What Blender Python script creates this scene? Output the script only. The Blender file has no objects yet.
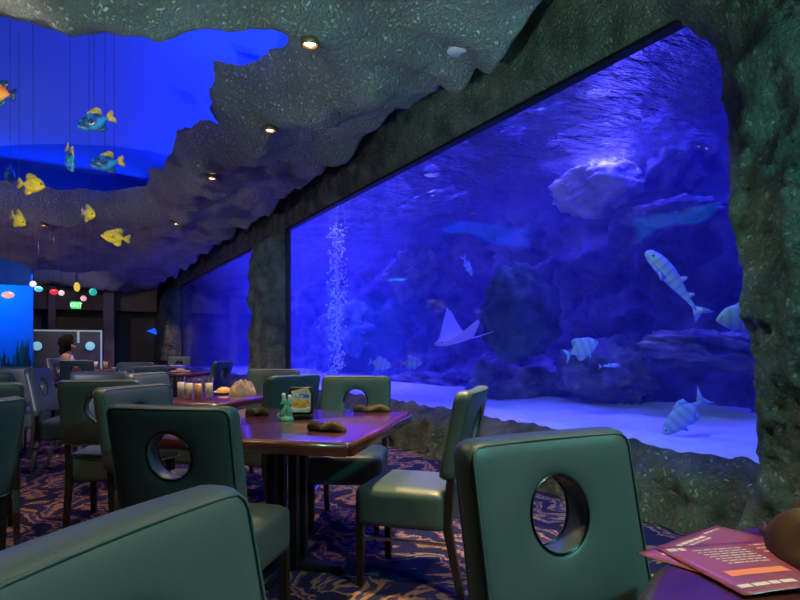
import bpy, bmesh, math, random
import numpy as np
from mathutils import Vector, Matrix, noise
random.seed(7)
PI = math.pi
C = bpy.context.scene.collection
sc = bpy.context.scene

# ------------------------------------------------------------------ frame of the place
TH = math.radians(29.2)          # camera looks this far to the right of the aquarium wall direction (+Y)
CT, ST = math.cos(TH), math.sin(TH)
EYE = 1.15
def W(r, d):                      # metres right / ahead of the viewer -> room x, y
    return (r * CT + d * ST, -r * ST + d * CT)
def onpx(px, d):
    return W((px - 400) / 600 * d, d)
def zat(py, d):
    return EYE - (py - 347) * d / 600
def on_x(px, X):                  # point on the plane x = X seen in direction px
    u = (px - 400) / 600
    t = X * (CT - ST * u) / (ST + CT * u)
    return t, ST * X + CT * t

# ------------------------------------------------------------------ materials
def nt(name):
    m = bpy.data.materials.new(name); m.use_nodes = True
    n = m.node_tree; b = n.nodes['Principled BSDF']
    return m, n, b
def L(n, a, b): n.links.new(a, b)
def mat(name, col, rough=0.5, metal=0.0, emit=None, es=0.0, coat=0.0, spec=0.5, trans=0.0, alpha=1.0):
    m, n, b = nt(name)
    b.inputs['Base Color'].default_value = (*col, 1)
    b.inputs['Roughness'].default_value = rough
    b.inputs['Metallic'].default_value = metal
    b.inputs['Coat Weight'].default_value = coat
    b.inputs['Specular IOR Level'].default_value = spec
    b.inputs['Transmission Weight'].default_value = trans
    if emit:
        b.inputs['Emission Color'].default_value = (*emit, 1); b.inputs['Emission Strength'].default_value = es
    return m
def bump(n, b, src, strength, dist):
    bp = n.nodes.new('ShaderNodeBump'); bp.inputs['Strength'].default_value = strength; bp.inputs['Distance'].default_value = dist
    L(n, src, bp.inputs['Height']); L(n, bp.outputs['Normal'], b.inputs['Normal'])
def noise_node(n, scale, detail=4, rough=0.55, stretch=None, coord='Object'):
    tc = n.nodes.new('ShaderNodeTexCoord'); nz = n.nodes.new('ShaderNodeTexNoise')
    nz.inputs['Scale'].default_value = scale; nz.inputs['Detail'].default_value = detail; nz.inputs['Roughness'].default_value = rough
    if stretch:
        mp = n.nodes.new('ShaderNodeMapping'); mp.inputs['Scale'].default_value = stretch
        L(n, tc.outputs[coord], mp.inputs['Vector']); L(n, mp.outputs[0], nz.inputs['Vector'])
    else: L(n, tc.outputs[coord], nz.inputs['Vector'])
    return nz
def ramp(n, src, stops):
    r = n.nodes.new('ShaderNodeValToRGB'); e = r.color_ramp.elements
    while len(e) < len(stops): e.new(0.5)
    for k, (p, c) in enumerate(stops):
        e[k].position = p; e[k].color = (*c, 1) if len(c) == 3 else c
    L(n, src, r.inputs[0]); return r
def rock_mat(name, c1, c2, s1=1.2, s2=22, bs=1.0, bd=0.03, rough=0.9, stretch=None, grit=False):
    m, n, b = nt(name)
    nz = noise_node(n, s1, 5); r = ramp(n, nz.outputs['Fac'], [(0.35, c1), (0.68, c2)])
    L(n, r.outputs[0], b.inputs['Base Color']); b.inputs['Roughness'].default_value = rough
    b.inputs['Specular IOR Level'].default_value = 0.25
    f = noise_node(n, s2, 7, 0.68, stretch)
    if grit:
        cr = ramp(n, f.outputs['Fac'], [(.40, (0, 0, 0)), (.62, (1, 1, 1))]); bump(n, b, cr.outputs[0], bs, bd)
    else: bump(n, b, f.outputs['Fac'], bs, bd)
    return m

M = {}
M['ceil'] = rock_mat('ceiling_stucco', (0.30, 0.28, 0.29), (0.48, 0.48, 0.45), 1.1, 30, 1.0, 0.06, grit=True)
M['rockwall'] = rock_mat('carved_rock', (0.12, 0.14, 0.12), (0.31, 0.34, 0.29), 3.5, 30, 1.0, 0.07, grit=True)
M['plaster'] = rock_mat('dark_plaster', (0.10, 0.085, 0.06), (0.16, 0.14, 0.10), 0.8, 14, .5, 0.02)
M['dome'] = mat('cove_paint', (0.10, 0.22, 0.75), 0.8, spec=.1)
M['vinyl'], n, b = nt('teal_vinyl')
nz = noise_node(n, 5, 3); r = ramp(n, nz.outputs['Fac'], [(0.3, (0.046, 0.082, 0.088)), (0.7, (0.068, 0.105, 0.106))])
L(n, r.outputs[0], b.inputs['Base Color']); b.inputs['Roughness'].default_value = 0.42
b.inputs['Specular IOR Level'].default_value = 0.55
f = noise_node(n, 260, 3); bump(n, b, f.outputs['Fac'], 0.18, 0.002)
M['wood'] = mat('dark_wood', (0.018, 0.012, 0.010), 0.4)
M['chrome'] = mat('chrome', (0.75, 0.75, 0.75), 0.18, 1.0)
M['black'] = mat('black_plastic', (0.01, 0.01, 0.012), 0.35)
M['blackm'] = mat('black_frame', (0.004, 0.004, 0.006), 0.5)
M['table'], n, b = nt('mahogany_lacquer')
nz = noise_node(n, 3, 6, .6, (1, 9, 1)); r = ramp(n, nz.outputs['Fac'], [(0.3, (0.05, 0.010, 0.007)), (0.7, (0.14, 0.030, 0.017))])
L(n, r.outputs[0], b.inputs['Base Color']); b.inputs['Roughness'].default_value = 0.32
b.inputs['Coat Weight'].default_value = 1.0; b.inputs['Coat Roughness'].default_value = 0.09
# carpet
M['carpet'], n, b = nt('swirl_carpet')
warp = noise_node(n, 1.3, 2); tc = n.nodes.new('ShaderNodeTexCoord')
mixv = n.nodes.new('ShaderNodeVectorMath'); mixv.operation = 'MULTIPLY_ADD'
mixv.inputs[1].default_value = (1.1, 1.1, 1.1); L(n, warp.outputs['Color'], mixv.inputs[0]); L(n, tc.outputs['Object'], mixv.inputs[2])
wv = n.nodes.new('ShaderNodeTexWave'); wv.inputs['Scale'].default_value = 1.3; wv.inputs['Distortion'].default_value = 10; wv.inputs['Detail'].default_value = 5; wv.inputs['Detail Scale'].default_value = 1.6; wv.inputs['Detail Roughness'].default_value = .65
L(n, mixv.outputs[0], wv.inputs['Vector'])
r = ramp(n, wv.outputs['Fac'], [(0.42, (0.014, 0.014, 0.055)), (0.50, (0.10, 0.05, 0.07)), (0.60, (0.23, 0.13, 0.075)), (0.84, (0.28, 0.17, 0.10)), (0.93, (0.03, 0.025, 0.09))])
L(n, r.outputs[0], b.inputs['Base Color']); b.inputs['Roughness'].default_value = 0.95; b.inputs['Specular IOR Level'].default_value = 0.1
f = noise_node(n, 220, 2); bump(n, b, f.outputs['Fac'], 0.5, 0.006)
# glass pane: clear, mirror-like at grazing angles
def pane_mat(name, tint, ior=1.45, k=1.0, thin=True):
    m = bpy.data.materials.new(name); m.use_nodes = True; n = m.node_tree; n.nodes.clear()
    o = n.nodes.new('ShaderNodeOutputMaterial'); mx = n.nodes.new('ShaderNodeMixShader'); t = n.nodes.new('ShaderNodeBsdfTransparent'); g = n.nodes.new('ShaderNodeBsdfGlossy')
    fr = n.nodes.new('ShaderNodeFresnel'); fr.inputs['IOR'].default_value = ior
    t.inputs[0].default_value = (*tint, 1); g.inputs['Roughness'].default_value = 0.0; g.inputs[0].default_value = (k, k, k, 1)
    if thin:
        lw = n.nodes.new('ShaderNodeLayerWeight'); lw.inputs['Blend'].default_value = .5; pw = n.nodes.new('ShaderNodeMath'); pw.operation = 'POWER'; pw.inputs[1].default_value = 5
        ma = n.nodes.new('ShaderNodeMath'); ma.operation = 'MULTIPLY_ADD'; f0 = ((ior - 1) / (ior + 1)) ** 2; ma.inputs[1].default_value = 1 - f0; ma.inputs[2].default_value = f0
        L(n, lw.outputs['Facing'], pw.inputs[0]); L(n, pw.outputs[0], ma.inputs[0]); L(n, ma.outputs[0], mx.inputs[0])
    else: L(n, fr.outputs[0], mx.inputs[0])
    L(n, t.outputs[0], mx.inputs[1]); L(n, g.outputs[0], mx.inputs[2]); L(n, mx.outputs[0], o.inputs[0])
    return m, n, g, t
M['pane'] = pane_mat('aquarium_glass', (0.96, 0.98, 1.0), 1.25)[0]
M['cup'] = pane_mat('drinking_glass', (0.93, 0.95, 0.95), 1.5)[0]
M['surf'], n, g, t = pane_mat('water_surface', (0.9, 0.95, 1.0), 1.33, thin=False)
nz = noise_node(n, 2.2, 5, .6, (1, 2.6, 1)); bp = n.nodes.new('ShaderNodeBump'); bp.inputs['Distance'].default_value = 0.25; bp.inputs['Strength'].default_value = 1
L(n, nz.outputs['Fac'], bp.inputs['Height']); L(n, bp.outputs[0], g.inputs['Normal'])
for q in n.nodes:
    if q.type == 'FRESNEL': L(n, bp.outputs[0], q.inputs['Normal'])
M['reef'] = rock_mat('reef_rock', (0.10, 0.10, 0.13), (0.55, 0.52, 0.60), 2.6, 9, 1.0, 0.10)
M['reefdark'] = rock_mat('algae_rock', (0.03, 0.06, 0.06), (0.14, 0.22, 0.22), 3.0, 12, 1.0, 0.05)
M['reefpale'] = rock_mat('pale_rock', (0.30, 0.30, 0.36), (0.75, 0.75, 0.80), 3.0, 10, 1.0, 0.06)
M['tankwall'] = rock_mat('tank_back_rock', (0.04, 0.04, 0.07), (0.34, 0.32, 0.42), 1.6, 6, 1.0, 0.12)
M['sand'] = rock_mat('white_sand', (0.75, 0.75, 0.75), (0.9, 0.9, 0.88), 5, 30, .5, 0.02)
M['fishskin'], n, b = nt('silver_fish_skin')
tc = n.nodes.new('ShaderNodeTexCoord'); wv = n.nodes.new('ShaderNodeTexWave'); wv.inputs['Scale'].default_value = 4.5; wv.inputs['Distortion'].default_value = 1.5
L(n, tc.outputs['Object'], wv.inputs['Vector']); r = ramp(n, wv.outputs['Fac'], [(0.25, (0.34, 0.50, 0.80)), (0.5, (0.44, 0.64, 0.95))])
L(n, r.outputs[0], b.inputs['Base Color']); b.inputs['Roughness'].default_value = 0.45
M['rayskin'] = mat('pale_ray_skin', (0.80, 0.62, 0.95), 0.5)
M['eye'] = mat('fish_eye', (0.01, 0.01, 0.01), 0.1)
def blot(name, c1, c2, sc_=9, lo=.42, hi=.58):
    m, n, b = nt(name); nz = noise_node(n, sc_, 3); r = ramp(n, nz.outputs['Fac'], [(lo, c1), (hi, c2)])
    L(n, r.outputs[0], b.inputs['Base Color']); b.inputs['Roughness'].default_value = 0.3; b.inputs['Coat Weight'].default_value = .4
    return m
M['oyellow'] = blot('painted_yellow', (0.85, 0.60, 0.02), (0.95, 0.78, 0.05))
M['oyfin'] = blot('painted_yellow_fin', (0.55, 0.40, 0.02), (0.9, 0.75, 0.08), 14)
M['oblue'] = blot('painted_blue', (0.01, 0.07, 0.20), (0.04, 0.38, 0.60), 10)
M['odark'] = blot('painted_navy', (0.01, 0.03, 0.09), (0.02, 0.10, 0.22), 10)
M['oorange'] = blot('painted_orange', (0.85, 0.20, 0.05), (0.9, 0.45, 0.08), 8)
M['cord'] = mat('thin_cord', (0.02, 0.02, 0.03), 0.8)
M['lens'] = mat('warm_lamp_lens', (1, .8, .5), .4, emit=(1, 0.62, 0.28), es=22)
M['trimring'] = mat('bronze_trim_ring', (0.22, 0.14, 0.08), 0.4, 0.6)
M['greyplastic'] = mat('pale_plastic', (0.55, 0.52, 0.6), 0.5)

# ------------------------------------------------------------------ mesh helpers
def obj(name, bm, m, parent=None, smooth=True):
    me = bpy.data.meshes.new(name); bmesh.ops.recalc_face_normals(bm, faces=bm.faces); bm.to_mesh(me); bm.free()
    if smooth:
        for p in me.polygons: p.use_smooth = True
    o = bpy.data.objects.new(name, me); C.objects.link(o)
    me.materials.append(M[m] if isinstance(m, str) else m)
    if parent: o.parent = parent
    return o
def tag(o, label=None, cat=None, group=None, kind=None):
    if label: o['label'] = label
    if cat: o['category'] = cat
    if group: o['group'] = group
    if kind: o['kind'] = kind
    return o
def thing(name, loc=(0, 0, 0), rz=0, label=None, cat=None, group=None):
    o = bpy.data.objects.new(name, None); C.objects.link(o); o.empty_display_size = .1
    o.location = loc; o.rotation_euler = (0, 0, rz)
    return tag(o, label, cat, group)
def children(o): return [c for c in bpy.data.objects if c.parent == o]
def copy_tree(o, parent=None):
    c = o.copy(); C.objects.link(c); c.parent = parent
    for k in list(o.children): copy_tree(k, c)
    return c
def B(): return bmesh.new()
def box(bm, x0, x1, y0, y1, z0, z1, bev=0, seg=2):
    r = bmesh.ops.create_cube(bm, size=1)
    for v in r['verts']:
        v.co = Vector((x0 + (v.co.x + .5) * (x1 - x0), y0 + (v.co.y + .5) * (y1 - y0), z0 + (v.co.z + .5) * (z1 - z0)))
    if bev:
        es = list({e for v in r['verts'] for e in v.link_edges})
        bmesh.ops.bevel(bm, geom=es, offset=bev, segments=seg, affect='EDGES', profile=0.5)
    return bm
def bar(bm, a, b, w0, w1=None, seg=4, rot=PI / 4):
    w1 = w0 if w1 is None else w1
    a, b = Vector(a), Vector(b); ax = (b - a).normalized()
    up = Vector((0, 0, 1)) if abs(ax.z) < .9 else Vector((0, 1, 0))
    s = ax.cross(up).normalized(); t = s.cross(ax)
    k = 1 / math.cos(PI / seg) if seg == 4 else 1
    R = []
    for p, w in ((a, w0), (b, w1)):
        R.append([bm.verts.new(p + (s * math.cos(rot + 2 * PI * i / seg) + t * math.sin(rot + 2 * PI * i / seg)) * w * k) for i in range(seg)])
    for i in range(seg): bm.faces.new((R[0][i], R[0][(i + 1) % seg], R[1][(i + 1) % seg], R[1][i]))
    bm.faces.new(R[0][::-1]); bm.faces.new(R[1])
    return bm
def tube(bm, pts, rad, seg=8, closed=False):
    pts = [Vector(p) for p in pts]; n = len(pts); rings = []
    rf = rad if callable(rad) else (lambda i: rad)
    prev = None
    for i, p in enumerate(pts):
        if closed: ax = pts[(i + 1) % n] - pts[i - 1]
        else: ax = pts[min(i + 1, n - 1)] - pts[max(i - 1, 0)]
        ax.normalize()
        if prev is None:
            up = Vector((0, 0, 1)) if abs(ax.z) < .9 else Vector((1, 0, 0)); s = ax.cross(up).normalized()
        else: s = (prev - ax * prev.dot(ax)).normalized()
        prev = s; t = s.cross(ax)
        rings.append([bm.verts.new(p + (s * math.cos(2 * PI * k / seg) + t * math.sin(2 * PI * k / seg)) * rf(i)) for k in range(seg)])
    m = n if closed else n - 1
    for i in range(m):
        a, b = rings[i], rings[(i + 1) % n]
        for k in range(seg): bm.faces.new((a[k], a[(k + 1) % seg], b[(k + 1) % seg], b[k]))
    if not closed: bm.faces.new(rings[0][::-1]); bm.faces.new(rings[-1])
    return bm
def lathe(bm, prof, seg=24, c=(0, 0, 0)):
    rings = []
    for r, z in prof:
        if r < 1e-5: rings.append([bm.verts.new((c[0], c[1], c[2] + z))])
        else: rings.append([bm.verts.new((c[0] + r * math.cos(2 * PI * k / seg), c[1] + r * math.sin(2 * PI * k / seg), c[2] + z)) for k in range(seg)])
    for a, b in zip(rings, rings[1:]):
        for k in range(seg):
            k2 = (k + 1) % seg
            if len(a) == 1 and len(b) == 1: continue
            if len(a) == 1: bm.faces.new((a[0], b[k], b[k2]))
            elif len(b) == 1: bm.faces.new((a[k], a[k2], b[0]))
            else: bm.faces.new((a[k], a[k2], b[k2], b[k]))
    return bm
def ball(bm, c, rx, ry=None, rz=None, sub=2):
    ry = rx if ry is None else ry; rz = rx if rz is None else rz
    r = bmesh.ops.create_icosphere(bm, subdivisions=sub, radius=1)
    for v in r['verts']: v.co = Vector((c[0] + v.co.x * rx, c[1] + v.co.y * ry, c[2] + v.co.z * rz))
    return bm
def fbm(x, y, z=0., o=4): return noise.fractal(Vector((x, y, z)), 0.9, 2.0, o)
def rmf(x, y, z=0., o=4): return noise.ridged_multi_fractal(Vector((x, y, z)), 0.9, 2.0, o, 0.9, 2.0)

# ------------------------------------------------------------------ polygon distance
def poly_sd(P, X, Y):             # negative inside
    P = np.array(P, float); D = np.full(X.shape, 1e9); ins = np.zeros(X.shape, bool)
    for i in range(len(P)):
        a, b = P[i], P[(i + 1) % len(P)]; e = b - a
        t = np.clip(((X - a[0]) * e[0] + (Y - a[1]) * e[1]) / (e @ e), 0, 1)
        D = np.minimum(D, np.hypot(X - a[0] - t * e[0], Y - a[1] - t * e[1]))
        c = ((a[1] > Y) != (b[1] > Y)) & (X < (b[0] - a[0]) * (Y - a[1]) / (b[1] - a[1] + 1e-12) + a[0])
        ins ^= c
    return np.where(ins, -D, D)
def axis(a, b, f):
    out = [a]
    while out[-1] < b: out.append(out[-1] + f(out[-1]))
    out[-1] = b
    return np.array(out)

# ------------------------------------------------------------------ ceiling
CZ = 3.42
def hole_pt(px, py): d = (CZ - EYE) * 600 / (347 - py); return onpx(px, d)
outline = [(-420, 30), (-60, 14), (0, 18), (70, 34), (130, 33), (160, 31), (215, 36), (250, 38), (290, 44), (304, 60), (286, 78), (248, 88), (216, 95), (211, 115), (214, 133), (222, 143), (196, 150), (173, 157), (170, 172), (164, 184), (150, 192), (149, 206), (118, 207), (60, 203), (0, 201), (-160, 200), (-500, 182)]
hole1 = [hole_pt(*p) for p in outline]
hole2 = [(-1.15, 19.3), (1.1, 19.0), (1.2, 22.4), (-1.2, 22.9), (-1.5, 24.6), (-4.5, 24.6), (-4.5, 16.6), (-1.1, 16.8)]
CXM = 3.0
xs = axis(-5.2, 3.75, lambda x: .036 if x > -1.2 else .12)
ys = axis(-4.6, 26.2, lambda y: .16 if y < .6 else (.036 if y < 7 else (.06 if y < 12 else .12)))
GX, GY = np.meshgrid(xs, ys, indexing='ij')
nx, ny = GX.shape
crease = np.zeros_like(GX); pert = np.zeros_like(GX); basez = np.zeros_like(GX)
for i in range(nx):
    for j in range(ny):
        x, y = GX[i, j], GY[i, j]
        pert[i, j] = .10 * noise.noise(Vector((x * 2.2, y * 2.2, 3))) + .04 * noise.noise(Vector((x * 7, y * 7, 1)))
        st = rmf(x * .55 + .25 * noise.noise(Vector((x, y, 9))), y * .75, 4.2, 3)
        wq = noise.noise(Vector((x * .9, y * .9, 12)))
        crease[i, j] = .06 - .30 * abs(noise.noise(Vector((x * 1.15 + .5 * wq, y * 1.5 + .5 * wq, 2.5)))) - .13 * abs(noise.noise(Vector((x * 2.6, y * 3.2 + wq, 8.5))))
        basez[i, j] = .11 * fbm(x * .75, y * .75, 0, 3) + .085 * (st - 1) + .035 * fbm(x * 3.1, y * 3.1, 6, 3) + .020 * noise.noise(Vector((x * 9, y * 9, 0))) + (.014 * noise.noise(Vector((x * 21, y * 21, 4))) if y < 8 else 0)
SD = np.minimum(poly_sd(hole1, GX, GY), poly_sd(hole2, GX, GY)) + pert * .8
wallsd = (CXM + .8 * pert) - GX      # distance inside the ragged edge next to the aquarium wall
S = np.minimum(SD, 99)
def lipz(s): return np.where(s < .30, .30 * (1 - np.clip(s, 0, .3) / .30) ** 2, 0) - .13 * np.exp(-((s - .42) / .22) ** 2)
Z = CZ + basez + crease * np.clip((SD - .12) / .45, 0, 1) + lipz(SD)
# the slab edge along the aquarium wall: rounds up over a short distance
Z = Z + np.where(wallsd < .18, .45 * (1 - np.clip(wallsd, -.05, .18) / .18) ** 2, 0) * 1.0
# farther in, the shelves step slightly
def grid_obj(name, PX, PY, PZ, keep, m, flip=False):
    idx = -np.ones(PX.shape, int); vs = []; fs = []
    a, b_ = PX.shape
    for i in range(a - 1):
        for j in range(b_ - 1):
            if keep[i, j]:
                q = []
                for (u, v) in ((i, j), (i + 1, j), (i + 1, j + 1), (i, j + 1)):
                    if idx[u, v] < 0:
                        idx[u, v] = len(vs); vs.append((PX[u, v], PY[u, v], PZ[u, v]))
                    q.append(int(idx[u, v]))
                fs.append(q[::-1] if flip else q)
    me = bpy.data.meshes.new(name); me.from_pydata(vs, [], fs); me.update()
    for p in me.polygons: p.use_smooth = True
    me.materials.append(M[m]); o = bpy.data.objects.new(name, me); C.objects.link(o)
    return o
def snap(PX, PY, sd, ax0, ax1):
    gx, gy = np.gradient(sd, ax0, ax1); g2 = gx * gx + gy * gy + 1e-6
    k = np.where(sd < 0, -sd / g2, 0); k = np.clip(k, -.2, .2)
    return PX + gx * k, PY + gy * k
comb = np.minimum(SD, wallsd + .0)
SX, SY = snap(GX, GY, comb, xs, ys)
keepv = comb > 0
kf = keepv[:-1, :-1] | keepv[1:, :-1] | keepv[1:, 1:] | keepv[:-1, 1:]
o = grid_obj('ceiling', SX, SY, Z, kf, 'ceil'); tag(o, kind='structure')
from bisect import bisect
def ceil_z(x, y):
    i = min(max(bisect(xs, x) - 1, 0), nx - 1); j = min(max(bisect(ys, y) - 1, 0), ny - 1)
    return float(Z[i, j])

# coves above the two ceiling openings
def dome(name, x0, x1, y0, y1, z0, h, n_=44):
    bm = B(); V = []
    for i in range(n_ + 1):
        row = []
        for j in range(n_ + 1):
            u = math.sin((i / n_ - .5) * PI); v = math.sin((j / n_ - .5) * PI)
            z = z0 + h * (max(0, (1 - abs(u) ** 5)) * max(0, (1 - abs(v) ** 5))) ** .45
            row.append(bm.verts.new((x0 + (u + 1) / 2 * (x1 - x0), y0 + (v + 1) / 2 * (y1 - y0), z)))
        V.append(row)
    for i in range(n_):
        for j in range(n_): bm.faces.new((V[i][j], V[i + 1][j], V[i + 1][j + 1], V[i][j + 1]))
    return tag(obj(name, bm, 'dome'), kind='structure')
dome('ceiling_cove', -5.6, 2.3, 3.6, 12.6, 3.72, .75)
dome('ceiling_cove', -5.3, 1.9, 15.9, 25.6, 3.72, .45)
bm = B(); box(bm, -6.2, 8.6, -5.2, 26.6, 4.9, 5.0); tag(obj('ceiling_slab', bm, 'blackm', smooth=False), kind='structure')

# ------------------------------------------------------------------ aquarium wall with two windows
GL = 3.60
tr = [(2.05, .45), (2.10, 1.0), (2.16, 1.43), (2.22, 2.05), (2.28, 2.87), (2.40, 3.10), (2.62, 3.33)]
win1 = tr + [(10.72, 3.33), (10.72, .46), (6, .48), (4, .46)]
win2 = [(12.35, .5), (12.3, 3.30), (22.1, 3.30), (22.1, .5)]
ts = axis(-4.8, 26.2, lambda t: .12 if t < .6 else (.03 if t < 5.6 else (.05 if t < 13.2 else .11)))
zs = axis(-.05, 4.9, lambda z: .032 if z < 3.7 else .15)
GT, GZ = np.meshgrid(ts, zs, indexing='ij')
WX = np.zeros_like(GT); wp = np.zeros_like(GT)
s1 = poly_sd(win1, GT, GZ); s2 = poly_sd(win2, GT, GZ)
for i in range(GT.shape[0]):
    for j in range(GT.shape[1]):
        t, z = GT[i, j], GZ[i, j]
        top = min(1, max(0, (z - 2.9) / .35))
        a = .035 * noise.noise(Vector((t * 3, z * 3, 5))) + .03 * noise.noise(Vector((t * 9, z * 9, 5)))
        if 3.1 < z < 3.5 and 2.7 < t < 21.8: a *= .05
        wp[i, j] = a
sdw = np.minimum(s1, s2) + wp
for i in range(GT.shape[0]):
    for j in range(GT.shape[1]):
        t, z = GT[i, j], GZ[i, j]; s = max(0., sdw[i, j])
        top = min(1, max(0, (z - 3.05) / .3)) * min(1, max(0, (t - 2.3) / .4))
        amp = .42 * (1 - top) + .13 * top
        if z < .6 and t > 2: amp = .30
        p = amp * (1 - math.exp(-s / (.16 - .12 * top)))
        k = min(1, s / .12)
        n1 = .085 * (rmf(t * 1.5, z * 1.5, 2, 3) - 1) + .06 * fbm(t * 4, z * 4, 7, 3) + .030 * rmf(t * 9, z * 9, 1, 2) + (.030 * noise.noise(Vector((t * 19, z * 19, 3))) if t < 7 else 0)
        if top > .5: n1 *= .45
        WX[i, j] = GL + .03 - p - k * n1
ST_, SZ_ = snap(GT, GZ, sdw, ts, zs)
kv = sdw > 0
kf = kv[:-1, :-1] | kv[1:, :-1] | kv[1:, 1:] | kv[:-1, 1:]
o = grid_obj('wall_right', WX, ST_, SZ_, kf, 'rockwall'); tag(o, kind='structure')
# glass panes with their black frames
for k, (t0, t1, z0, z1) in enumerate(((1.6, 10.85, .30, 3.36), (12.2, 22.2, .4, 3.34))):
    w = thing('window_%d' % (k + 1), (GL, t0, z0)); tag(w, kind='structure')
    bm = B(); box(bm, 0.0, .05, 0, t1 - t0, 0, z1 - z0); g = obj('glass_pane', bm, 'pane', w, False)
    bm = B()
    box(bm, -.035, .06, (.9 if k == 0 else 0), t1 - t0, z1 - z0 - .05, z1 - z0 - .02)
    box(bm, -.03, .06, t1 - t0 - .16, t1 - t0 + .02, 0, z1 - z0)
    if k: box(bm, -.03, .06, -.02, .08, 0, z1 - z0)
    obj('window_frame', bm, 'blackm', w, False)

# floor, other walls
bm = B(); box(bm, -6, 3.7, -5, 26.4, -.1, 0); tag(obj('floor', bm, 'carpet', smooth=False), kind='structure')
bm = B(); box(bm, -6, 8.5, 26.2, 26.4, -.1, 5); tag(obj('wall_back', bm, 'plaster', smooth=False), kind='structure')
bm = B(); box(bm, -6.2, -6, -5, 26.4, -.1, 5); tag(obj('wall_left', bm, 'plaster', smooth=False), kind='structure')
bm = B(); box(bm, -6, 8.5, -5.2, -5, -.1, 5); tag(obj('wall_front', bm, 'plaster', smooth=False), kind='structure')

# ------------------------------------------------------------------ the tank
WZ = 3.47
TY0, TY1 = -.8, 24.0
bm = B(); box(bm, 8.3, 8.5, TY0, TY1, -.1, 4.9); box(bm, 3.75, 8.5, TY0 - .2, TY0, -.1, 4.9); box(bm, 3.75, 8.5, TY1, TY1 + .2, -.1, 4.9); box(bm, 3.75, 8.5, TY0, TY1, -.2, -.1)
tag(obj('wall_tank', bm, 'tankwall', smooth=False), kind='structure')
# carved reef wall at the back of the tank
tt = axis(TY0, TY1, lambda t: .07 if t < 14 else .16); zz = axis(.1, 3.55, lambda z: .07)
A1, A2 = np.meshgrid(tt, zz, indexing='ij'); RX = np.zeros_like(A1)
for i in range(A1.shape[0]):
    for j in range(A1.shape[1]):
        t, z = A1[i, j], A2[i, j]
        RX[i, j] = 7.1 - .55 * (rmf(t * .5, z * .8, 3, 5) - 1) - .30 * fbm(t * 1.6, z * 1.6, 1, 4) - .9 * max(0, 1 - z / 1.1) ** 1.5 + (.6 * max(0, 1 - abs(t - 2.2) / 1.6) if z > 1.0 else 0)
o = grid_obj('reef_wall', RX, A1, A2, np.ones((len(tt) - 1, len(zz) - 1), bool), 'tankwall'); tag(o, kind='structure')
# sand bed
tt = axis(TY0, TY1, lambda t: .12); xx = axis(3.66, 8.2, lambda x: .1)
A1, A2 = np.meshgrid(xx, tt, indexing='ij'); RZ = np.zeros_like(A1)
for i in range(A1.shape[0]):
    for j in range(A1.shape[1]):
        x, t = A1[i, j], A2[i, j]; RZ[i, j] = .38 + .05 * fbm(x * .8, t * .8, 0, 3) + .012 * math.sin(x * 9 + 3 * fbm(x, t, 2, 2)) + .02 * (x - 3.7)
o = grid_obj('sand', A1, A2, RZ, np.ones((len(xx) - 1, len(tt) - 1), bool), 'sand')
tag(o, 'pale rippled sand covering the bottom of the aquarium', 'sand', kind='stuff')
# water: its wavy surface and its body
tt = axis(TY0, TY1, lambda t: .2); xx = axis(3.68, 8.25, lambda x: .2)
A1, A2 = np.meshgrid(xx, tt, indexing='ij'); RZ = np.zeros_like(A1)
for i in range(A1.shape[0]):
    for j in range(A1.shape[1]): RZ[i, j] = WZ + .03 * fbm(A1[i, j] * 1.4, A2[i, j] * 1.4, 0, 3)
o = grid_obj('water_surface', A1, A2, RZ, np.ones((len(xx) - 1, len(tt) - 1), bool), 'surf')
tag(o, 'rippling water surface seen from below at the top of the aquarium', 'water', kind='stuff')
mv = bpy.data.materials.new('sea_water'); mv.use_nodes = True; n = mv.node_tree; n.nodes.clear()
om = n.nodes.new('ShaderNodeOutputMaterial'); vs = n.nodes.new('ShaderNodeVolumeScatter'); va = n.nodes.new('ShaderNodeVolumeAbsorption'); ad = n.nodes.new('ShaderNodeAddShader')
vs.inputs['Color'].default_value = (0.25, 0.30, 1, 1); vs.inputs['Density'].default_value = 0.042; vs.inputs['Anisotropy'].default_value = 0.2
va.inputs['Color'].default_value = (0.15, 0.35, 1, 1); va.inputs['Density'].default_value = 0.05
L(n, vs.outputs[0], ad.inputs[0]); L(n, va.outputs[0], ad.inputs[1]); L(n, ad.outputs[0], om.inputs['Volume'])
M['water'] = mv
bm = B(); box(bm, 3.67, 8.28, TY0 + .02, TY1 - .02, -.05, WZ - .06)
tag(obj('water', bm, 'water', smooth=False), 'deep blue water filling the aquarium', 'water', kind='stuff')

def rock(px, py, X, w, h, dth, m, label, seed, rough=.35, sub=5, kind='boulder', grp=None):
    t, d = on_x(px, X); z = zat(py, d)
    bm = B(); ball(bm, (0, 0, 0), 1, sub=sub)
    for v in bm.verts:
        p = v.co.copy(); q = p * 1.1 + Vector((seed * 3.1, seed, 0))
        k = 1 + rough * (noise.ridged_multi_fractal(q, .9, 2.1, 5, .9, 2) - 1) * .5 + .18 * noise.fractal(q * 2.4, .8, 2, 4)
        v.co = Vector((p.x * dth * k, p.y * w * k, p.z * h * k))
    o = obj(kind, bm, m); o.location = (X, t, z); tag(o, label, 'rock', grp)
    return o
rock(597, 190, 6.0, .62, .34, .5, 'reefpale', 'big pale rounded boulder high in the aquarium', 2)
rock(520, 312, 5.3, .52, .66, .5, 'reefdark', 'tall dark egg-shaped rock standing mid-height behind the ray', 5, .12)
rock(432, 204, 6.3, 1.0, .16, .5, 'reefpale', 'thin pale ledge of rock high in the left half of the tank', 8, .6)
rock(672, 214, 6.2, .55, .16, .4, 'reef', 'ledge of rock right of the big pale boulder', 11, .6)
rock(515, 382, 6.0, .85, .45, .6, 'reef', 'rough coral mound under the dark egg-shaped rock', 14, .8)
rock(412, 275, 6.6, .6, .55, .5, 'reef', 'knobbly coral column left of the ray', 17, .9)
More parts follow.
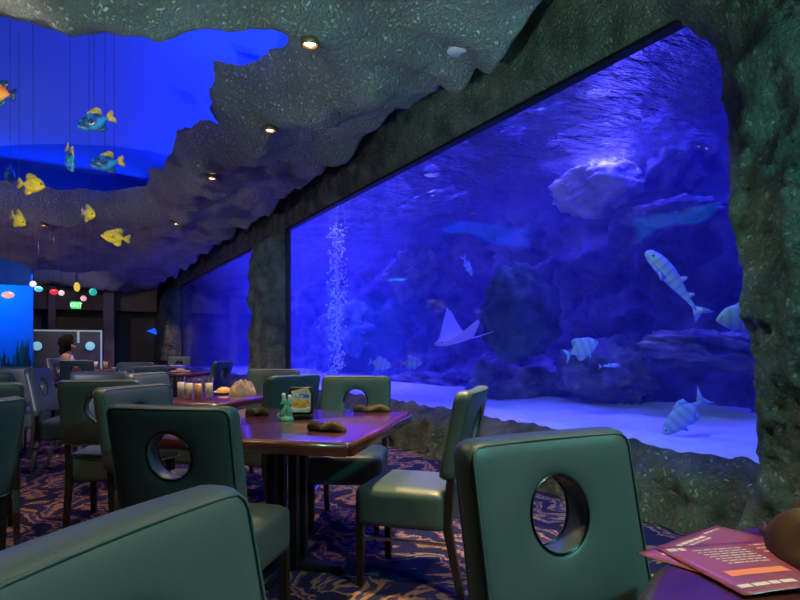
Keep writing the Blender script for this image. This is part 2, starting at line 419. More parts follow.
rock(610, 372, 6.2, .6, .4, .6, 'reef', 'low coral mound behind the disc-shaped fish', 21, .8)
rock(700, 345, 5.9, .7, .16, .5, 'reef', 'long low ledge behind the banded fish at the right', 24, .7)
rock(440, 385, 6.6, 1.5, .30, .7, 'reef', 'long low coral bank at the left end of the sand', 27, .8)
rock(545, 120, 6.4, .8, .22, .5, 'reef', 'shadowy ledge left of and above the pale boulder', 31, .7)
rock(345, 330, 6.6, 1.4, .7, .5, 'reef', 'coral outcrop behind the column of bubbles', 34, .9)
rock(660, 160, 6.6, .6, .5, .5, 'reef', 'dim outcrop near the top right of the tank', 37, .7)

# bubble column rising at the far end of the big window
t, d = on_x(337, 4.5); bm = B(); rnd = random.Random(3)
for k in range(520):
    z = .45 + 3.0 * (k / 520); s = .012 + .016 * rnd.random(); a = rnd.random() * 2 * PI; q = .16 * rnd.random() * (1 + .4 * (z / 3))
    ball(bm, (q * math.cos(a), q * math.sin(a), z), s, sub=1)
o = obj('bubbles', bm, mat('bubble_white', (.85, .9, 1), .2)); o.location = (4.5, t, 0)
tag(o, 'column of small bubbles rising at the left end of the aquarium', 'bubbles', kind='stuff')

# ------------------------------------------------------------------ fish
def fin(bm, pts, th=.006, y=0.):
    a = [bm.verts.new((x, y - th / 2, z)) for x, z in pts]; b_ = [bm.verts.new((x, y + th / 2, z)) for x, z in pts]
    bm.faces.new(a); bm.faces.new(b_[::-1])
    for i in range(len(pts)):
        j = (i + 1) % len(pts); bm.faces.new((a[i], b_[i], b_[j], a[j]))
def loft_body(bm, st, seg=16):
    rings = []
    for x, up, dn, w, zc in st:
        ring = []
        for k in range(seg):
            a = 2 * PI * k / seg; c, s = math.cos(a), math.sin(a)
            ring.append(bm.verts.new((x, w * c, zc + (up if s > 0 else dn) * s)))
        rings.append(ring)
    for a, b_ in zip(rings, rings[1:]):
        for k in range(seg): bm.faces.new((a[k], a[(k + 1) % seg], b_[(k + 1) % seg], b_[k]))
    bm.faces.new(rings[0]); bm.faces.new(rings[-1][::-1])
DISC = [(.50, .012, .012, .01, -.02), (.46, .07, .06, .03, -.02), (.38, .15, .13, .055, 0), (.26, .235, .21, .075, 0), (.10, .285, .26, .085, 0), (-.06, .27, .25, .08, 0), (-.20, .20, .19, .06, 0), (-.30, .11, .11, .04, 0), (-.37, .05, .05, .022, 0), (-.42, .045, .045, .012, 0)]
LONG = [(.50, .03, .02, .04, -.01), (.47, .07, .045, .075, -.01), (.38, .105, .065, .11, -.005), (.26, .125, .08, .125, 0), (.12, .13, .08, .115, 0), (-.02, .11, .07, .09, 0), (-.16, .075, .05, .06, 0), (-.30, .04, .03, .035, 0), (-.42, .02, .018, .018, 0), (-.46, .018, .018, .01, 0)]
def fish_geom(bm, kind, Ln, H=1.0, fins=True):
    S_ = DISC if kind == 'disc' else LONG
    loft_body(bm, [(x * Ln, u * Ln * H, dn * Ln * H, w * Ln, zc * Ln) for x, u, dn, w, zc in S_])
    def F(pts, th=.008): fin(bm, [(x * Ln, z * Ln) for x, z in pts], th * Ln)
    if fins:
        if kind == 'disc':
            F([(-.40, .03), (-.50, .12), (-.62, .22), (-.56, .08), (-.53, 0), (-.56, -.08), (-.62, -.22), (-.50, -.12), (-.40, -.03)])
            F([(.12, .25 * H), (-.02, .33 * H), (-.16, .36 * H), (-.26, .32 * H), (-.28, .12 * H), (-.1, .2 * H)])
            F([(.06, -.23 * H), (-.05, -.31 * H), (-.17, -.34 * H), (-.26, -.29 * H), (-.28, -.10 * H), (-.1, -.18 * H)])
            F([(.20, -.19 * H), (.10, -.38 * H), (.08, -.24 * H)])
        else:
            F([(-.43, .02), (-.52, .10), (-.62, .15), (-.55, .02), (-.60, -.11), (-.50, -.06), (-.43, -.02)])
            F([(.02, .06), (-.06, .17), (-.09, .16), (-.09, .05)]); F([(-.22, .035), (-.28, .11), (-.31, .10), (-.30, .03)])
            for s in (-1, 1):
                a = [bm.verts.new(Vector(p) * Ln) for p in ((.30, s * .09, -.01), (.20, s * .22, -.04), (.10, s * .25, -.06), (.08, s * .07, -.01))]
                b_ = [bm.verts.new(v.co + Vector((0, 0, .012 * Ln))) for v in a]
                bm.faces.new(a); bm.faces.new(b_[::-1])
                for i in range(4): bm.faces.new((a[i], b_[i], b_[(i + 1) % 4], a[(i + 1) % 4]))
def cam_vec(r, d, z): x, y = W(r, d); return Vector((x, y, z))
def orient(o, pos, head, up=(0, 0, 1)):
    h = head.normalized(); u = Vector(up); s = u.cross(h).normalized(); u = h.cross(s)
    o.matrix_world = Matrix.Translation(Vector(pos)) @ Matrix((h, s, u)).transposed().to_4x4()
def tank_fish(px, py, X, Lpx, kind, head, up, label, cat='fish', m='fishskin', H=1.0, name='fish'):
    t, d = on_x(px, X); z = zat(py, d); Ln = Lpx * d / 600
    bm = B(); fish_geom(bm, kind, Ln, H); o = obj(name, bm, m)
    orient(o, (X, t, z), cam_vec(*head), up); tag(o, label, cat)
    for s in (-1, 1):
        bm = B(); ball(bm, ((.40 if kind == 'disc' else .40) * Ln, s * (.05 if kind == 'disc' else .085) * Ln, .035 * Ln), .018 * Ln, sub=1)
        obj('eye', bm, 'eye', o)
    return o
upc = cam_vec(0, -1, .2)
tank_fish(672, 281, 4.5, 78, 'long', (-.62, .1, .80), cam_vec(.7, -.55, .5), 'slender spotted shark-like fish climbing head-up in the aquarium', name='guitarfish')
tank_fish(583, 348, 4.4, 34, 'disc', (.9, .1, .38), (0, 0, 1), 'disc-shaped pale blue fish alone right of the dark rock, tail down to the left')
tank_fish(738, 318, 4.15, 46, 'disc', (-1, -.1, -.05), (0, 0, 1), 'large banded fish half hidden behind the rock at the right edge')
tank_fish(381, 364, 4.05, 22, 'disc', (.95, .1, -.2), (0, 0, 1), 'small round fish, left one of the close pair near the far chair')
tank_fish(412, 363, 4.05, 21, 'disc', (1, .1, .05), (0, 0, 1), 'small round fish, right one of the close pair, beneath the ray')
tank_fish(468, 267, 4.8, 20, 'disc', (.45, .1, -.9), (1, 0, .3), 'small narrow fish diving above and left of the dark rock', H=.6)
tank_fish(682, 417, 4.5, 52, 'disc', (-.75, .1, -.75), (0, 0, 1), 'broad fish nosing down to the sand with its tail raised', H=.75)
tank_fish(313, 373, 4.7, 13, 'disc', (.4, .2, .9), (1, 0, 0), 'tiny fish by the left frame of the big window', H=.8)
tank_fish(331, 371, 4.5, 18, 'disc', (-.5, .1, -.9), (1, 0, 0), 'small fish heading down under the bubble column', H=.6)
tank_fish(610, 366, 4.6, 20, 'long', (1, .1, .05), (0, 0, 1), 'thin pinkish fish low behind the disc-shaped fish')
# eagle ray
def ray_obj(px, py, X, span_px):
    t, d = on_x(px, X); z = zat(py, d); Sp = span_px * d / 600
    bm = B(); NS, NC = 25, 11; top = []; bot = []
    for i in range(NS):
        s = -1 + 2 * i / (NS - 1); a = abs(s)
        le = .42 - .50 * a ** 1.25 + (.12 * math.exp(-(s / .16) ** 2)); te = -.30 + .12 * a - .02 * math.cos(s * 3)
        if a > .98: te = le - .015
        te = min(te, le - .01)
        rt, rb = [], []
        for j in range(NC):
            c = j / (NC - 1); x = le + (te - le) * c
            th = (.085 * math.exp(-(s / .28) ** 2) + .018 * (1 - a)) * math.sin(PI * min(.999, c ** .7)) + .002
            zc = 1.05 * a ** 1.5
            rt.append(bm.verts.new((x * Sp, s * .5 * Sp, (zc * .5 + th) * Sp))); rb.append(bm.verts.new((x * Sp, s * .5 * Sp, (zc * .5 - th * .6) * Sp)))
        top.append(rt); bot.append(rb)
    for i in range(NS - 1):
        for j in range(NC - 1):
            bm.faces.new((top[i][j], top[i + 1][j], top[i + 1][j + 1], top[i][j + 1])); bm.faces.new((bot[i][j], bot[i][j + 1], bot[i + 1][j + 1], bot[i + 1][j]))
        bm.faces.new((top[i][0], bot[i][0], bot[i + 1][0], top[i + 1][0])); bm.faces.new((top[i][-1], top[i + 1][-1], bot[i + 1][-1], bot[i][-1]))
    for r_ in (0, NS - 1):
        for j in range(NC - 1): bm.faces.new((top[r_][j], top[r_][j + 1], bot[r_][j + 1], bot[r_][j]))
    tube(bm, [(-.25 * Sp, 0, .01 * Sp), (-.5 * Sp, 0, .02 * Sp), (-.8 * Sp, 0, .06 * Sp), (-1.15 * Sp, .0, .11 * Sp)], lambda i: (.02, .012, .007, .004)[i] * Sp, 6)
    o = obj('eagle_ray', bm, 'rayskin'); orient(o, (X, t, z), cam_vec(-.86, -.48, -.14), cam_vec(-.10, -.35, .93))
    tag(o, 'lilac ray with raised wings and long thin tail in the middle of the tank', 'ray')
    for s in (-1, 1):
        bm = B(); ball(bm, (.40 * Sp, s * .07 * Sp, .045 * Sp), .02 * Sp, sub=1); obj('eye', bm, 'eye', o)
ray_obj(457, 341, 4.3, 52)

# ------------------------------------------------------------------ chair
def rr_point(a, w, h, rad):       # where a ray at angle a leaves a rounded rectangle
    c, s = math.cos(a), math.sin(a); lo, hi = 0, 1.
    def inside(k):
        x, z = abs(c * k), abs(s * k)
        if x > w or z > h: return False
        if x > w - rad and z > h - rad: return math.hypot(x - w + rad, z - h + rad) <= rad
        return True
    for _ in range(30):
        m = (lo + hi) / 2
        if inside(m): lo = m
        else: hi = m
    return lo
BW, BH, BT = .245, .208, .036
BCZ = .742
RAKE = .20
def bend(x, y, z): return (x, y - .24 - (z - .52) * RAKE + .35 * x * x, z)
def back_mesh():
    bm = B(); NA = 96; R0 = .083; rings = []
    for k in range(NA):
        a = 2 * PI * k / NA; ro = rr_point(a, BW, BH, .035); ring = []
        prof = []
        e, f_ = .012, .024
        prof += [(R0, -BT + .010), (R0 + .004, -BT + .003), (R0 + e, -BT)]
        for q in (.25, .5, .75): prof.append((R0 + e + (ro - f_ - R0 - e) * q, -BT - .004))
        prof += [(ro - f_, -BT), (ro - f_ * .4, -BT + .006), (ro - .003, -BT + .018), (ro, 0), (ro - .003, BT - .018), (ro - f_ * .4, BT - .006), (ro - f_, BT)]
        for q in (.75, .5, .25): prof.append((R0 + e + (ro - f_ - R0 - e) * q, BT + .004))
        prof += [(R0 + e, BT), (R0 + .004, BT - .003), (R0, BT - .010), (R0, 0)]
        for rr, y in prof:
            ring.append(bm.verts.new(bend(rr * math.cos(a), y, BCZ + rr * math.sin(a) + .03 * (1 - (rr - R0) / (ro - R0)))))
        rings.append(ring)
    P_ = len(rings[0])
    for k in range(NA):
        a, b_ = rings[k], rings[(k + 1) % NA]
        for q in range(P_): bm.faces.new((a[q], a[(q + 1) % P_], b_[(q + 1) % P_], b_[q]))
    return bm
def seat_mesh():
    bm = B(); box(bm, -.235, .235, -.22, .235, .29, .485)
    for v in bm.verts: pass
    bmesh.ops.subdivide_edges(bm, edges=bm.edges[:], cuts=9, use_grid_fill=True)
    for v in bm.verts:
        x, y, z = v.co; c = Vector((min(max(x, -.195), .195), min(max(y, -.18), .190), min(max(z, .32), .435)))
        dv = Vector((x, y, z)) - c
        rad = .05 if z > .435 else .03
        if dv.length > 1e-6:
            m_ = max(abs(dv.x) / .04, abs(dv.y) / .045, abs(dv.z) / (.05 if z > .4 else .03), 1e-6)
            n_ = Vector((dv.x / .04, dv.y / .045, dv.z / (.05 if z > .4 else .03))); n_ = n_ / n_.length * min(m_, 1)
            v.co = c + Vector((n_.x * .04, n_.y * .045, n_.z * (.05 if z > .4 else .03)))
        if z > .435: v.co.z += .008 * (1 - (x / .235) ** 2) * (1 - (y / .235) ** 2) - .002
    return bm
def make_chair():
    root = thing('dining_chair')
    obj('seat', seat_mesh(), 'vinyl', root)
    bk = obj('backrest', back_mesh(), 'vinyl', root)
    bm = B()
    for y in (-BT + .001, BT - .001):
        pts = []
        for k in range(120):
            a = 2 * PI * k / 120; ro = rr_point(a, BW - .012, BH - .012, .028); pts.append(bend(ro * math.cos(a), y * .995, BCZ + ro * math.sin(a)))
        tube(bm, pts, .0028, 6, True)
    obj('piping', bm, 'vinyl', bk)
    bm = B()
    for y in (-BT + .002, BT - .002):
        tube(bm, [bend(.085 * math.cos(2 * PI * k / 64), y, BCZ + .03 + .085 * math.sin(2 * PI * k / 64)) for k in range(64)], .0032, 6, True)
    tag(obj('hole_rim', bm, mat('dark_metal_rim', (.10, .10, .11), .22, 1), bk), 'dark metal rim of the round hole')
    for s in (-1, 1):
        obj('leg', bar(B(), (s * .205, .205, 0), (s * .205, .205, .30), .015, .019), 'wood', root, False)
        bm = B(); bar(bm, (s * .205, -.29, 0), (s * .205, -.225, .32), .015, .019); bar(bm, (s * .205, -.225, .31), (s * .205, -.245, .60), .019, .016)
        obj('leg', bm, 'wood', root, False)
    for s in (-1, 1):
        tag(obj('stretcher', bar(B(), (s * .205, .205, .235), (s * .205, -.245, .235), .006), 'chrome', root, False), 'slim metal side stretcher')
    return root
proto = make_chair()
GRP = 'teal vinyl chairs with a round hole in the backrest'
chairs = [
 ((.360, 1.36), (.48, -.88), 'nearest chair at the right, teal vinyl back with round hole, facing the round table'),
 ((-.29, .66), (.95, -.31), 'nearest chair at the bottom left, only its teal slanted back in view'),
 ((-.785, 2.13), (.2, .98), 'chair seen from behind at the dessert-card table, light top edge and round hole'),
 ((.315, 2.95), (-.95, .31), 'chair seen edge-on at the aquarium end of the dessert-card table, seat lit yellow'),
 ((-.31, 4.18), (-.08, -1), 'chair facing us across the dessert-card table, in front of the big window'),
 ((-.80, 4.36), (-.8, .6), 'navy-looking chair back just left of the dessert card'),
 ((-1.16, 5.45), (-.1, -1), 'grey-lit chair back behind the folded napkin on the small table with tall glasses'),
 ((-1.36, 3.14), (.94, -.33), 'chair at the left end of the dessert-card table, facing right'),
 ((-1.93, 4.67), (.98, -.2), 'teal chair at the left end of the small table with tall glasses'),
 ((-1.86, 3.75), (-.15, .99), 'tall dark chair left of centre-left, seen from behind with both rear legs showing'),
 ((-3.36, 5.65), (.97, .2), 'chair seen from the side on the open carpet, seat pointing right'),
 ((-2.385, 3.35), (-.6, .8), 'dark chair at the left edge of the picture with one leg on the carpet'),
 ((-1.655, 2.25), (-.97, .2), 'chair at the far left edge showing only a strip of teal backrest'),
 ((-2.45, 4.95), (.05, .99), 'chair directly behind the tall dark chair'),
 ((-2.72, 6.45), (-.92, .4), 'navy chair at the right end of the plate-strewn table'),
 ((-3.38, 4.8), (-.5, .87), 'grey-looking chair back cut by the left edge of the picture'),
 ((-4.0, 6.2), (0.05, 1), 'dark chair left of the chair seen from the side'),
 ((-3.5, 7.9), (0, -1), 'far chair behind the plate-strewn table'),
 ((-6.15, 10.75), (.9, .1), 'chair the seated person sits on'),
 ((-5.0, 9.3), (-.2, 1), 'far chair in front of the seated person\'s table'),
 ((-6.2, 9.0), (.3, 1), 'far chair left of the one in front of the seated person\'s table'),
 ((-2.55, 8.5), (-.9, .2), 'far chair right of the low table with the white plates, near the window pillar'),
 ((-4.75, 12.9), (0, -1), 'farthest chair behind the long table with white plates'),
]
def place_chair(o, Bp, f, label):
    l = math.hypot(*f); f = (f[0] / l, f[1] / l)
    x, y = W(Bp[0] + .26 * f[0], Bp[1] + .26 * f[1]); wx, wy = W(*f)
    o.location = (x, y, 0); o.rotation_euler = (0, 0, math.atan2(-wx, wy)); tag(o, label, 'chair', GRP)
for i, (Bp, f, lab) in enumerate(chairs):
    place_chair(proto if i == 0 else copy_tree(proto), Bp, f, lab)

# ------------------------------------------------------------------ tables
TT = .76
def table(cr, cd, w, l, ang, label):      # centre in viewer metres, width, length, turn
    x, y = W(cr, cd); root = thing('dining_table', (x, y, 0), -TH - ang, label, 'table', 'lacquered dining tables')
    bm = B()
    def ringp(ix, z): return [(-w / 2 + ix, -l / 2 + ix, z), (w / 2 - ix, -l / 2 + ix, z), (w / 2 - ix, l / 2 - ix, z), (-w / 2 + ix, l / 2 - ix, z)]
    box(bm, -w / 2, w / 2, -l / 2, l / 2, TT - .058, TT)
    es = [e for e in bm.edges if abs(e.verts[0].co.z - e.verts[1].co.z) > .01]; bmesh.ops.bevel(bm, geom=es, offset=.02, segments=4, affect='EDGES')
    es = [e for e in bm.edges if e.verts[0].co.z > TT - .001 and e.verts[1].co.z > TT - .001]; bmesh.ops.bevel(bm, geom=es, offset=.022, segments=4, affect='EDGES', profile=.6)
    obj('tabletop', bm, 'table', root)
    for sx in (-1, 1):
        for sy in (-1, 1): obj('post', bar(B(), (sx * .06, sy * .06, .03), (sx * .06, sy * .06, TT - .055), .022), 'wood', root, False)
    bm = B(); box(bm, -.32, .32, -.045, .045, 0, .035, .01); box(bm, -.045, .045, -.32, .32, 0, .035, .01); obj('base', bm, 'wood', root, False)
    bm = B(); box(bm, -.2, .2, -.2, .2, TT - .075, TT - .057); obj('top_plate', bm, 'wood', root, False)
    return root
a1 = math.radians(13)
def tcen(nr, nd, w, l, a):                # from its near-right corner
    return (nr - w / 2 * math.cos(a) + l / 2 * math.sin(a), nd + w / 2 * math.sin(a) + l / 2 * math.cos(a))
c1 = tcen(-.20, 2.43, 1.08, 1.22, a1); table(c1[0], c1[1], 1.08, 1.22, a1, 'mahogany table with the dessert card and green figurine, nearest full table')
c2 = tcen(-1.25, 4.15, .62, 1.0, a1); table(c2[0], c2[1], .62, 1.0, a1, 'small table with tall glasses and an orange bun behind the dessert-card table')
table(-3.35, 6.95, .9, .9, .1, 'square table strewn with plates and glasses left of the navy chair')
table(-5.35, 10.8, .9, .9, .1, 'table beside the seated person')
table(-4.75, 11.9 + .2, .8, .8, .1, 'far table with white plates right of the seated person\'s table')
table(-3.4, 9.3, .7, .7, .1, 'far table near the window pillar with a single white plate')
# round foreground table
FC = (1.2, .47); FRAD = .96
x, y = W(*FC); root = thing('round_table', (x, y, 0), 0, 'round mahogany table at the bottom right corner under the menu and napkin', 'table')
bm = B(); lathe(bm, [(0, TT - .058), (FRAD - .02, TT - .058), (FRAD, TT - .05), (FRAD, TT - .022), (FRAD - .008, TT - .008), (FRAD - .03, TT), (0, TT)], 96)
obj('tabletop', bm, 'table', root)
bm = B(); lathe(bm, [(0, 0), (.34, 0), (.34, .02), (.08, .06), (.055, .10), (.055, TT - .08), (.2, TT - .058), (0, TT - .058)], 32); obj('pedestal', bm, 'wood', root)

# ------------------------------------------------------------------ things on the tables
def flat_at(r, d, z, rz=0): x, y = W(r, d); return (x, y, z), -TH + rz
# napkin rolls
def napkin_roll(px, py, ln, ang, label):
    d = (EYE - TT - .02) * 600 / (py - 347); loc, rz = flat_at((px - 400) / 600 * d, d, TT, ang)
    bm = B(); rnd = random.Random(int(px)); NR, NK = 26, 20; rings = []
    for i in range(NR):
        u = i / (NR - 1); x_ = (u - .5) * ln; w = .024 + .010 * math.sin(u * PI) + .006 * math.sin(u * 17 + px); h = .017 + .005 * math.sin(u * PI) + .004 * math.sin(u * 11)
        if abs(u - .35) < .05: w *= .8; h *= .85
        if i in (0, NR - 1): w *= .6; h *= .6
        ring = []
        for k in range(NK):
            a = 2 * PI * k / NK; g = 1 + .10 * math.sin(3 * a + u * 9) + .06 * math.sin(7 * a + u * 4)
            ring.append(bm.verts.new((x_, w * g * math.cos(a), max(0.0005, h * (1 + g * math.sin(a))))))
        rings.append(ring)
    for a, b_ in zip(rings, rings[1:]):
        for k in range(NK): bm.faces.new((a[k], a[(k + 1) % NK], b_[(k + 1) % NK], b_[k]))
    bm.faces.new(rings[0]); bm.faces.new(rings[-1][::-1])
    o = obj('napkin_roll', bm, 'napkin'); o.location = loc; o.rotation_euler = (0, 0, rz)
    tag(o, label, 'napkin', 'rolled dark napkins on the dessert-card table')
    bm = B(); pts = []
    for k in range(24):
        a = 2 * PI * k / 24; pts.append((-.15 * ln, (.0285) * math.cos(a), max(.002, .0185 * (1 + math.sin(a)))))
    tube(bm, pts, .003, 6, True); obj('napkin_band', bm, 'cord', o)
M['napkin'] = rock_mat('dark_napkin_cloth', (.045, .030, .016), (.085, .060, .032), 9, 300, .3, .002, .95)
napkin_roll(327, 427, .19, -.35, 'rolled dark napkin near the front edge of the dessert-card table')
napkin_roll(372, 409, .22, .05, 'rolled dark napkin in front of the chair by the big window')
napkin_roll(257, 412, .13, .3, 'rolled dark napkin at the far left of the dessert-card table')
# dessert card in a black stand
d = 3.28; loc, rz = flat_at((301 - 400) / 600 * d, d, TT, math.radians(8)); root = thing('dessert_card_stand', loc, rz, 'black table stand holding a dessert picture card', 'card stand')
bm = B(); box(bm, -.066, .066, -.022, .022, 0, .022, .006); obj('stand_base', bm, 'black', root)
bm = B(); box(bm, -.066, .066, -.010, .010, .020, .172, .009, 3); cd_ = obj('card_holder', bm, 'black', root)
def plate_shape(name, pts, y, m, parent, th=.0008):
    bm = B(); a = [bm.verts.new((px_, y, z)) for px_, z in pts]; b_ = [bm.verts.new((px_, y - th, z)) for px_, z in pts]
    bm.faces.new(a); bm.faces.new(b_[::-1])
    for i in range(len(pts)): j = (i + 1) % len(pts); bm.faces.new((a[i], a[j], b_[j], b_[i]))
    return obj(name, bm, m, parent, False)
m_, n, b = nt('card_paper'); b.inputs['Roughness'].default_value = .25
nz = noise_node(n, 30, 3); r = ramp(n, nz.outputs['Fac'], [(.35, (.62, .48, .33)), (.7, (.85, .76, .6))]); L(n, r.outputs[0], b.inputs['Base Color'])
card = plate_shape('picture_card', [(-.052, .036), (.045, .034), (.052, .045), (.053, .135), (.040, .163), (.02, .166), (-.02, .158), (-.052, .15)], -.0105, m_, root)
plate_shape('blue_banner', [(-.052, .118), (.045, .112), (.046, .130), (-.02, .136), (-.052, .137)], -.0115, mat('banner_blue', (.05, .16, .55), .3), card)
for q, (x0, x1, z0) in enumerate(((-.048, -.03, .121), (-.026, -.008, .1205), (-.004, .012, .1195), (-.044, -.01, .130))):
    plate_shape('banner_mark', [(x0, z0), (x1, z0 - .001), (x1, z0 + .005), (x0, z0 + .006)], -.0125, mat('banner_white', (.9, .9, .9), .3) if q == 0 else bpy.data.materials['banner_white'], card)
m_ = blot('dessert_orange', (.80, .22, .01), (.95, .55, .12), 60)
plate_shape('dessert_plate', [(.055 * math.cos(a) * .92 - .003, .060 + .014 * math.sin(a)) for a in [2 * PI * k / 20 for k in range(20)]], -.0116, mat('plate_white', (.9, .88, .8), .3), card)
plate_shape('dessert_picture', [(-.048, .068), (-.02, .058), (.02, .058), (.045, .070), (.047, .088), (.03, .104), (.008, .098), (-.015, .108), (-.036, .104), (-.05, .088)], -.0127, m_, card)
# green figurine holding salt and pepper shakers
d = 3.18; loc, rz = flat_at((287 - 400) / 600 * d, d, TT, 0); root = thing('shaker_figurine', loc, rz, 'small sea-green figurine with two white-topped shakers beside the dessert card', 'figurine')
M['jade'] = blot('sea_green_glaze', (.10, .42, .26), (.22, .62, .42), 30)
bm = B(); lathe(bm, [(0, 0), (.034, 0), (.037, .006), (.034, .014), (.024, .026), (.014, .032), (0, .034)], 20); obj('base', bm, 'jade', root)
for s, hh in ((-1, .128), (1, .118)):
    bm = B(); pts = [(s * .004, 0, .02), (s * .018, -.008, .04), (s * .012, -.004, .062), (s * .006, 0, .08), (s * .014, -.002, .1), (s * .016, 0, hh)]
    tube(bm, pts, lambda i: (.016, .015, .012, .0125, .013, .010)[i], 12); bd = obj('seahorse_body', bm, 'jade', root)
    bm = B(); ball(bm, (s * .016, -.004, hh + .006), .0115, .0115, .014); tag(obj('shaker_top', bm, mat('white_ceramic_%d' % (s + 2), (.85, .88, .8), .25), root), 'white rounded shaker top')
    bm = B(); tube(bm, [(s * .014, -.004, .098), (s * .024, -.016, .094), (s * .028, -.024, .088)], lambda i: (.007, .005, .0035)[i], 8); obj('snout', bm, 'jade', bd)
bm = B(); tube(bm, [(-.034, 0, .012), (-.045, 0, .02), (-.048, 0, .034), (-.040, 0, .040)], lambda i: (.006, .006, .005, .003)[i], 8); obj('curled_tail', bm, 'jade', root)

# tall glasses, bun and napkin on the small table
def tumbler(r, d, z, h, rad, label, drink, grp, fill=.75):
    x, y = W(r, d); root = thing('tumbler', (x, y, z), 0, label, 'glass', grp)
    bm = B(); lathe(bm, [(0, 0), (rad * .78, 0), (rad, h), (rad - .003, h), (rad * .78 - .003, .010), (0, .010)], 20); obj('glass_wall', bm, 'cup', root)
    bm = B(); f_ = fill; rw = rad * (.78 + .22 * f_) - .004; lathe(bm, [(0, .012), (rad * .78 - .004, .012), (rw, h * f_), (0, h * f_)], 20); obj('drink', bm, drink, root)
M['tea'] = mat('iced_tea', (.60, .34, .14), .1); M['icewater'] = mat('pale_drink', (.62, .58, .52), .2)
G2 = 'tall glasses on the small table'
for px, d, m_, lab in ((181, 4.55, 'icewater', 'leftmost tall glass on the small table'), (189, 4.42, 'icewater', 'second tall glass from the left on the small table'), (198, 4.36, 'tea', 'third tall glass from the left on the small table'), (209, 4.45, 'icewater', 'rightmost tall glass on the small table, standing apart')):
    tumbler((px - 400) / 600 * d, d, TT, .165, .034, lab, m_, G2)
def dish(r, d, z, rad, label, grp=None, m='chinaplate'):
    x, y = W(r, d); bm = B(); lathe(bm, [(0, 0), (rad * .6, 0), (rad * .7, .004), (rad, .018), (rad - .003, .021), (rad * .68, .009), (0, .007)], 28)
    o = obj('plate', bm, m); o.location = (x, y, z); tag(o, label, 'plate', grp); return o
M['chinaplate'] = mat('white_china', (.78, .76, .72), .2)
d = 5.0; dish((224 - 400) / 600 * d, d, TT, .085, 'white side plate under the orange bun')
x, y = W((224 - 400) / 600 * d, d); bm = B(); ball(bm, (0, 0, 0), .062, .05, .040, 3)
for v in bm.verts: v.co.z = max(v.co.z, -.010) + .01
o = obj('bread_roll', bm, blot('crusty_bread', (.70, .30, .06), (.85, .45, .12), 40)); o.location = (x, y, TT + .009); tag(o, 'orange-brown bun on the side plate of the small table', 'bread')
def rumpled(name, r, d, w, l, h, rz_, m, label, seed, z=TT, cat='napkin', ppw=1.0, nres=46):
    x, y = W(r, d); bm = B(); V = []
    for i in range(nres):
        row = []
        for j in range(nres):
            u, v = i / (nres - 1) * 2 - 1, j / (nres - 1) * 2 - 1
            e = max(0, 1 - max(abs(u), abs(v)) ** 6)
            ang_n = noise.noise(Vector((u * 1.3 + seed, v * 1.3, 2)))
            f1 = abs(math.sin((u * 3.3 + v * 2.0 + ang_n * 2.2 + seed))) ** .8; f2 = abs(math.sin((u * -1.2 + v * 3.0 + ang_n * 3 + seed * 2))) ** .8
            hh = h * e ** .6 * (.30 + .42 * f1 + .30 * f2) * (1 - .35 * (u * u + v * v))
            row.append(bm.verts.new((u * w / 2 * (1 + .08 * math.sin(v * 3 + seed)), v * l / 2 * (1 + .08 * math.sin(u * 4 + seed)), max(.003, hh))))
        V.append(row)
    for i in range(nres - 1):
        for j in range(nres - 1): bm.faces.new((V[i][j], V[i + 1][j], V[i + 1][j + 1], V[i][j + 1]))
    r2 = bmesh.ops.extrude_face_region(bm, geom=bm.faces[:])
    for q in r2['geom']:
        if isinstance(q, bmesh.types.BMVert): q.co.z = .0
    o = obj(name, bm, m); o.location = (x, y, z); o.rotation_euler = (0, 0, -TH + rz_); tag(o, label, cat); return o
d = 4.85; rumpled('folded_napkin', (243 - 400) / 600 * d, d, .20, .16, .13, .2, mat('taupe_napkin', (.30, .24, .19), .9), 'rumpled taupe napkin right of the orange bun', 3)
# things on the plate-strewn table and farther tables
dish(-3.45, 6.75, TT, .13, 'white plate on the near side of the plate-strewn table')
dish(-3.15, 7.05, TT, .12, 'white plate on the right of the plate-strewn table')
for r, d_, lab, m_ in ((-3.6, 6.95, 'amber drink on the left of the plate-strewn table', 'tea'), (-3.35, 7.1, 'pale drink in the middle of the plate-strewn table', 'icewater'), (-3.05, 6.75, 'amber drink at the right corner of the plate-strewn table', 'tea')):
    tumbler(r, d_, TT, .13, .036, lab, m_, 'glasses on the plate-strewn table')
def food(r, d, s, c, label):
    x, y = W(r, d); bm = B(); ball(bm, (0, 0, s * .35), s, s * .8, s * .45, 3)
    for v in bm.verts:
        v.co *= 1 + .15 * noise.noise(v.co * 40); v.co.z = max(v.co.z, 0)
    o = obj('food_portion', bm, blot('food_' + str(int(s * 1000)), c, tuple(min(1, q * 1.6) for q in c), 50)); o.location = (x, y, TT + .009); tag(o, label, 'food')
food(-3.45, 6.75, .062, (.55, .20, .06), 'orange-brown food heaped on the near plate')
food(-3.15, 7.05, .053, (.45, .26, .12), 'pale brown food heaped on the right plate')
for r, d_, lab, m_ in ((-5.62, 10.6, 'pale glass nearest the seated person', 'icewater'), (-5.45, 10.75, 'tall pinkish drink on the table beside the seated person', 'icewater'), (-5.2, 10.6, 'amber drink on the table beside the seated person', 'tea')):
    tumbler(r, d_, TT, .17, .045, lab, m_, 'glasses beside the seated person')
dish(-5.1, 10.9, TT, .14, 'white plate on the table beside the seated person')
dish(-4.85, 12.0, TT, .15, 'left white plate on the far table'); dish(-4.5, 12.15, TT, .15, 'right white plate on the far table')
dish(-3.4, 9.3, TT, .15, 'single white plate on the far table by the window pillar'); food(-3.4, 9.3, .07, (.5, .25, .08), 'orange food on the single far plate')

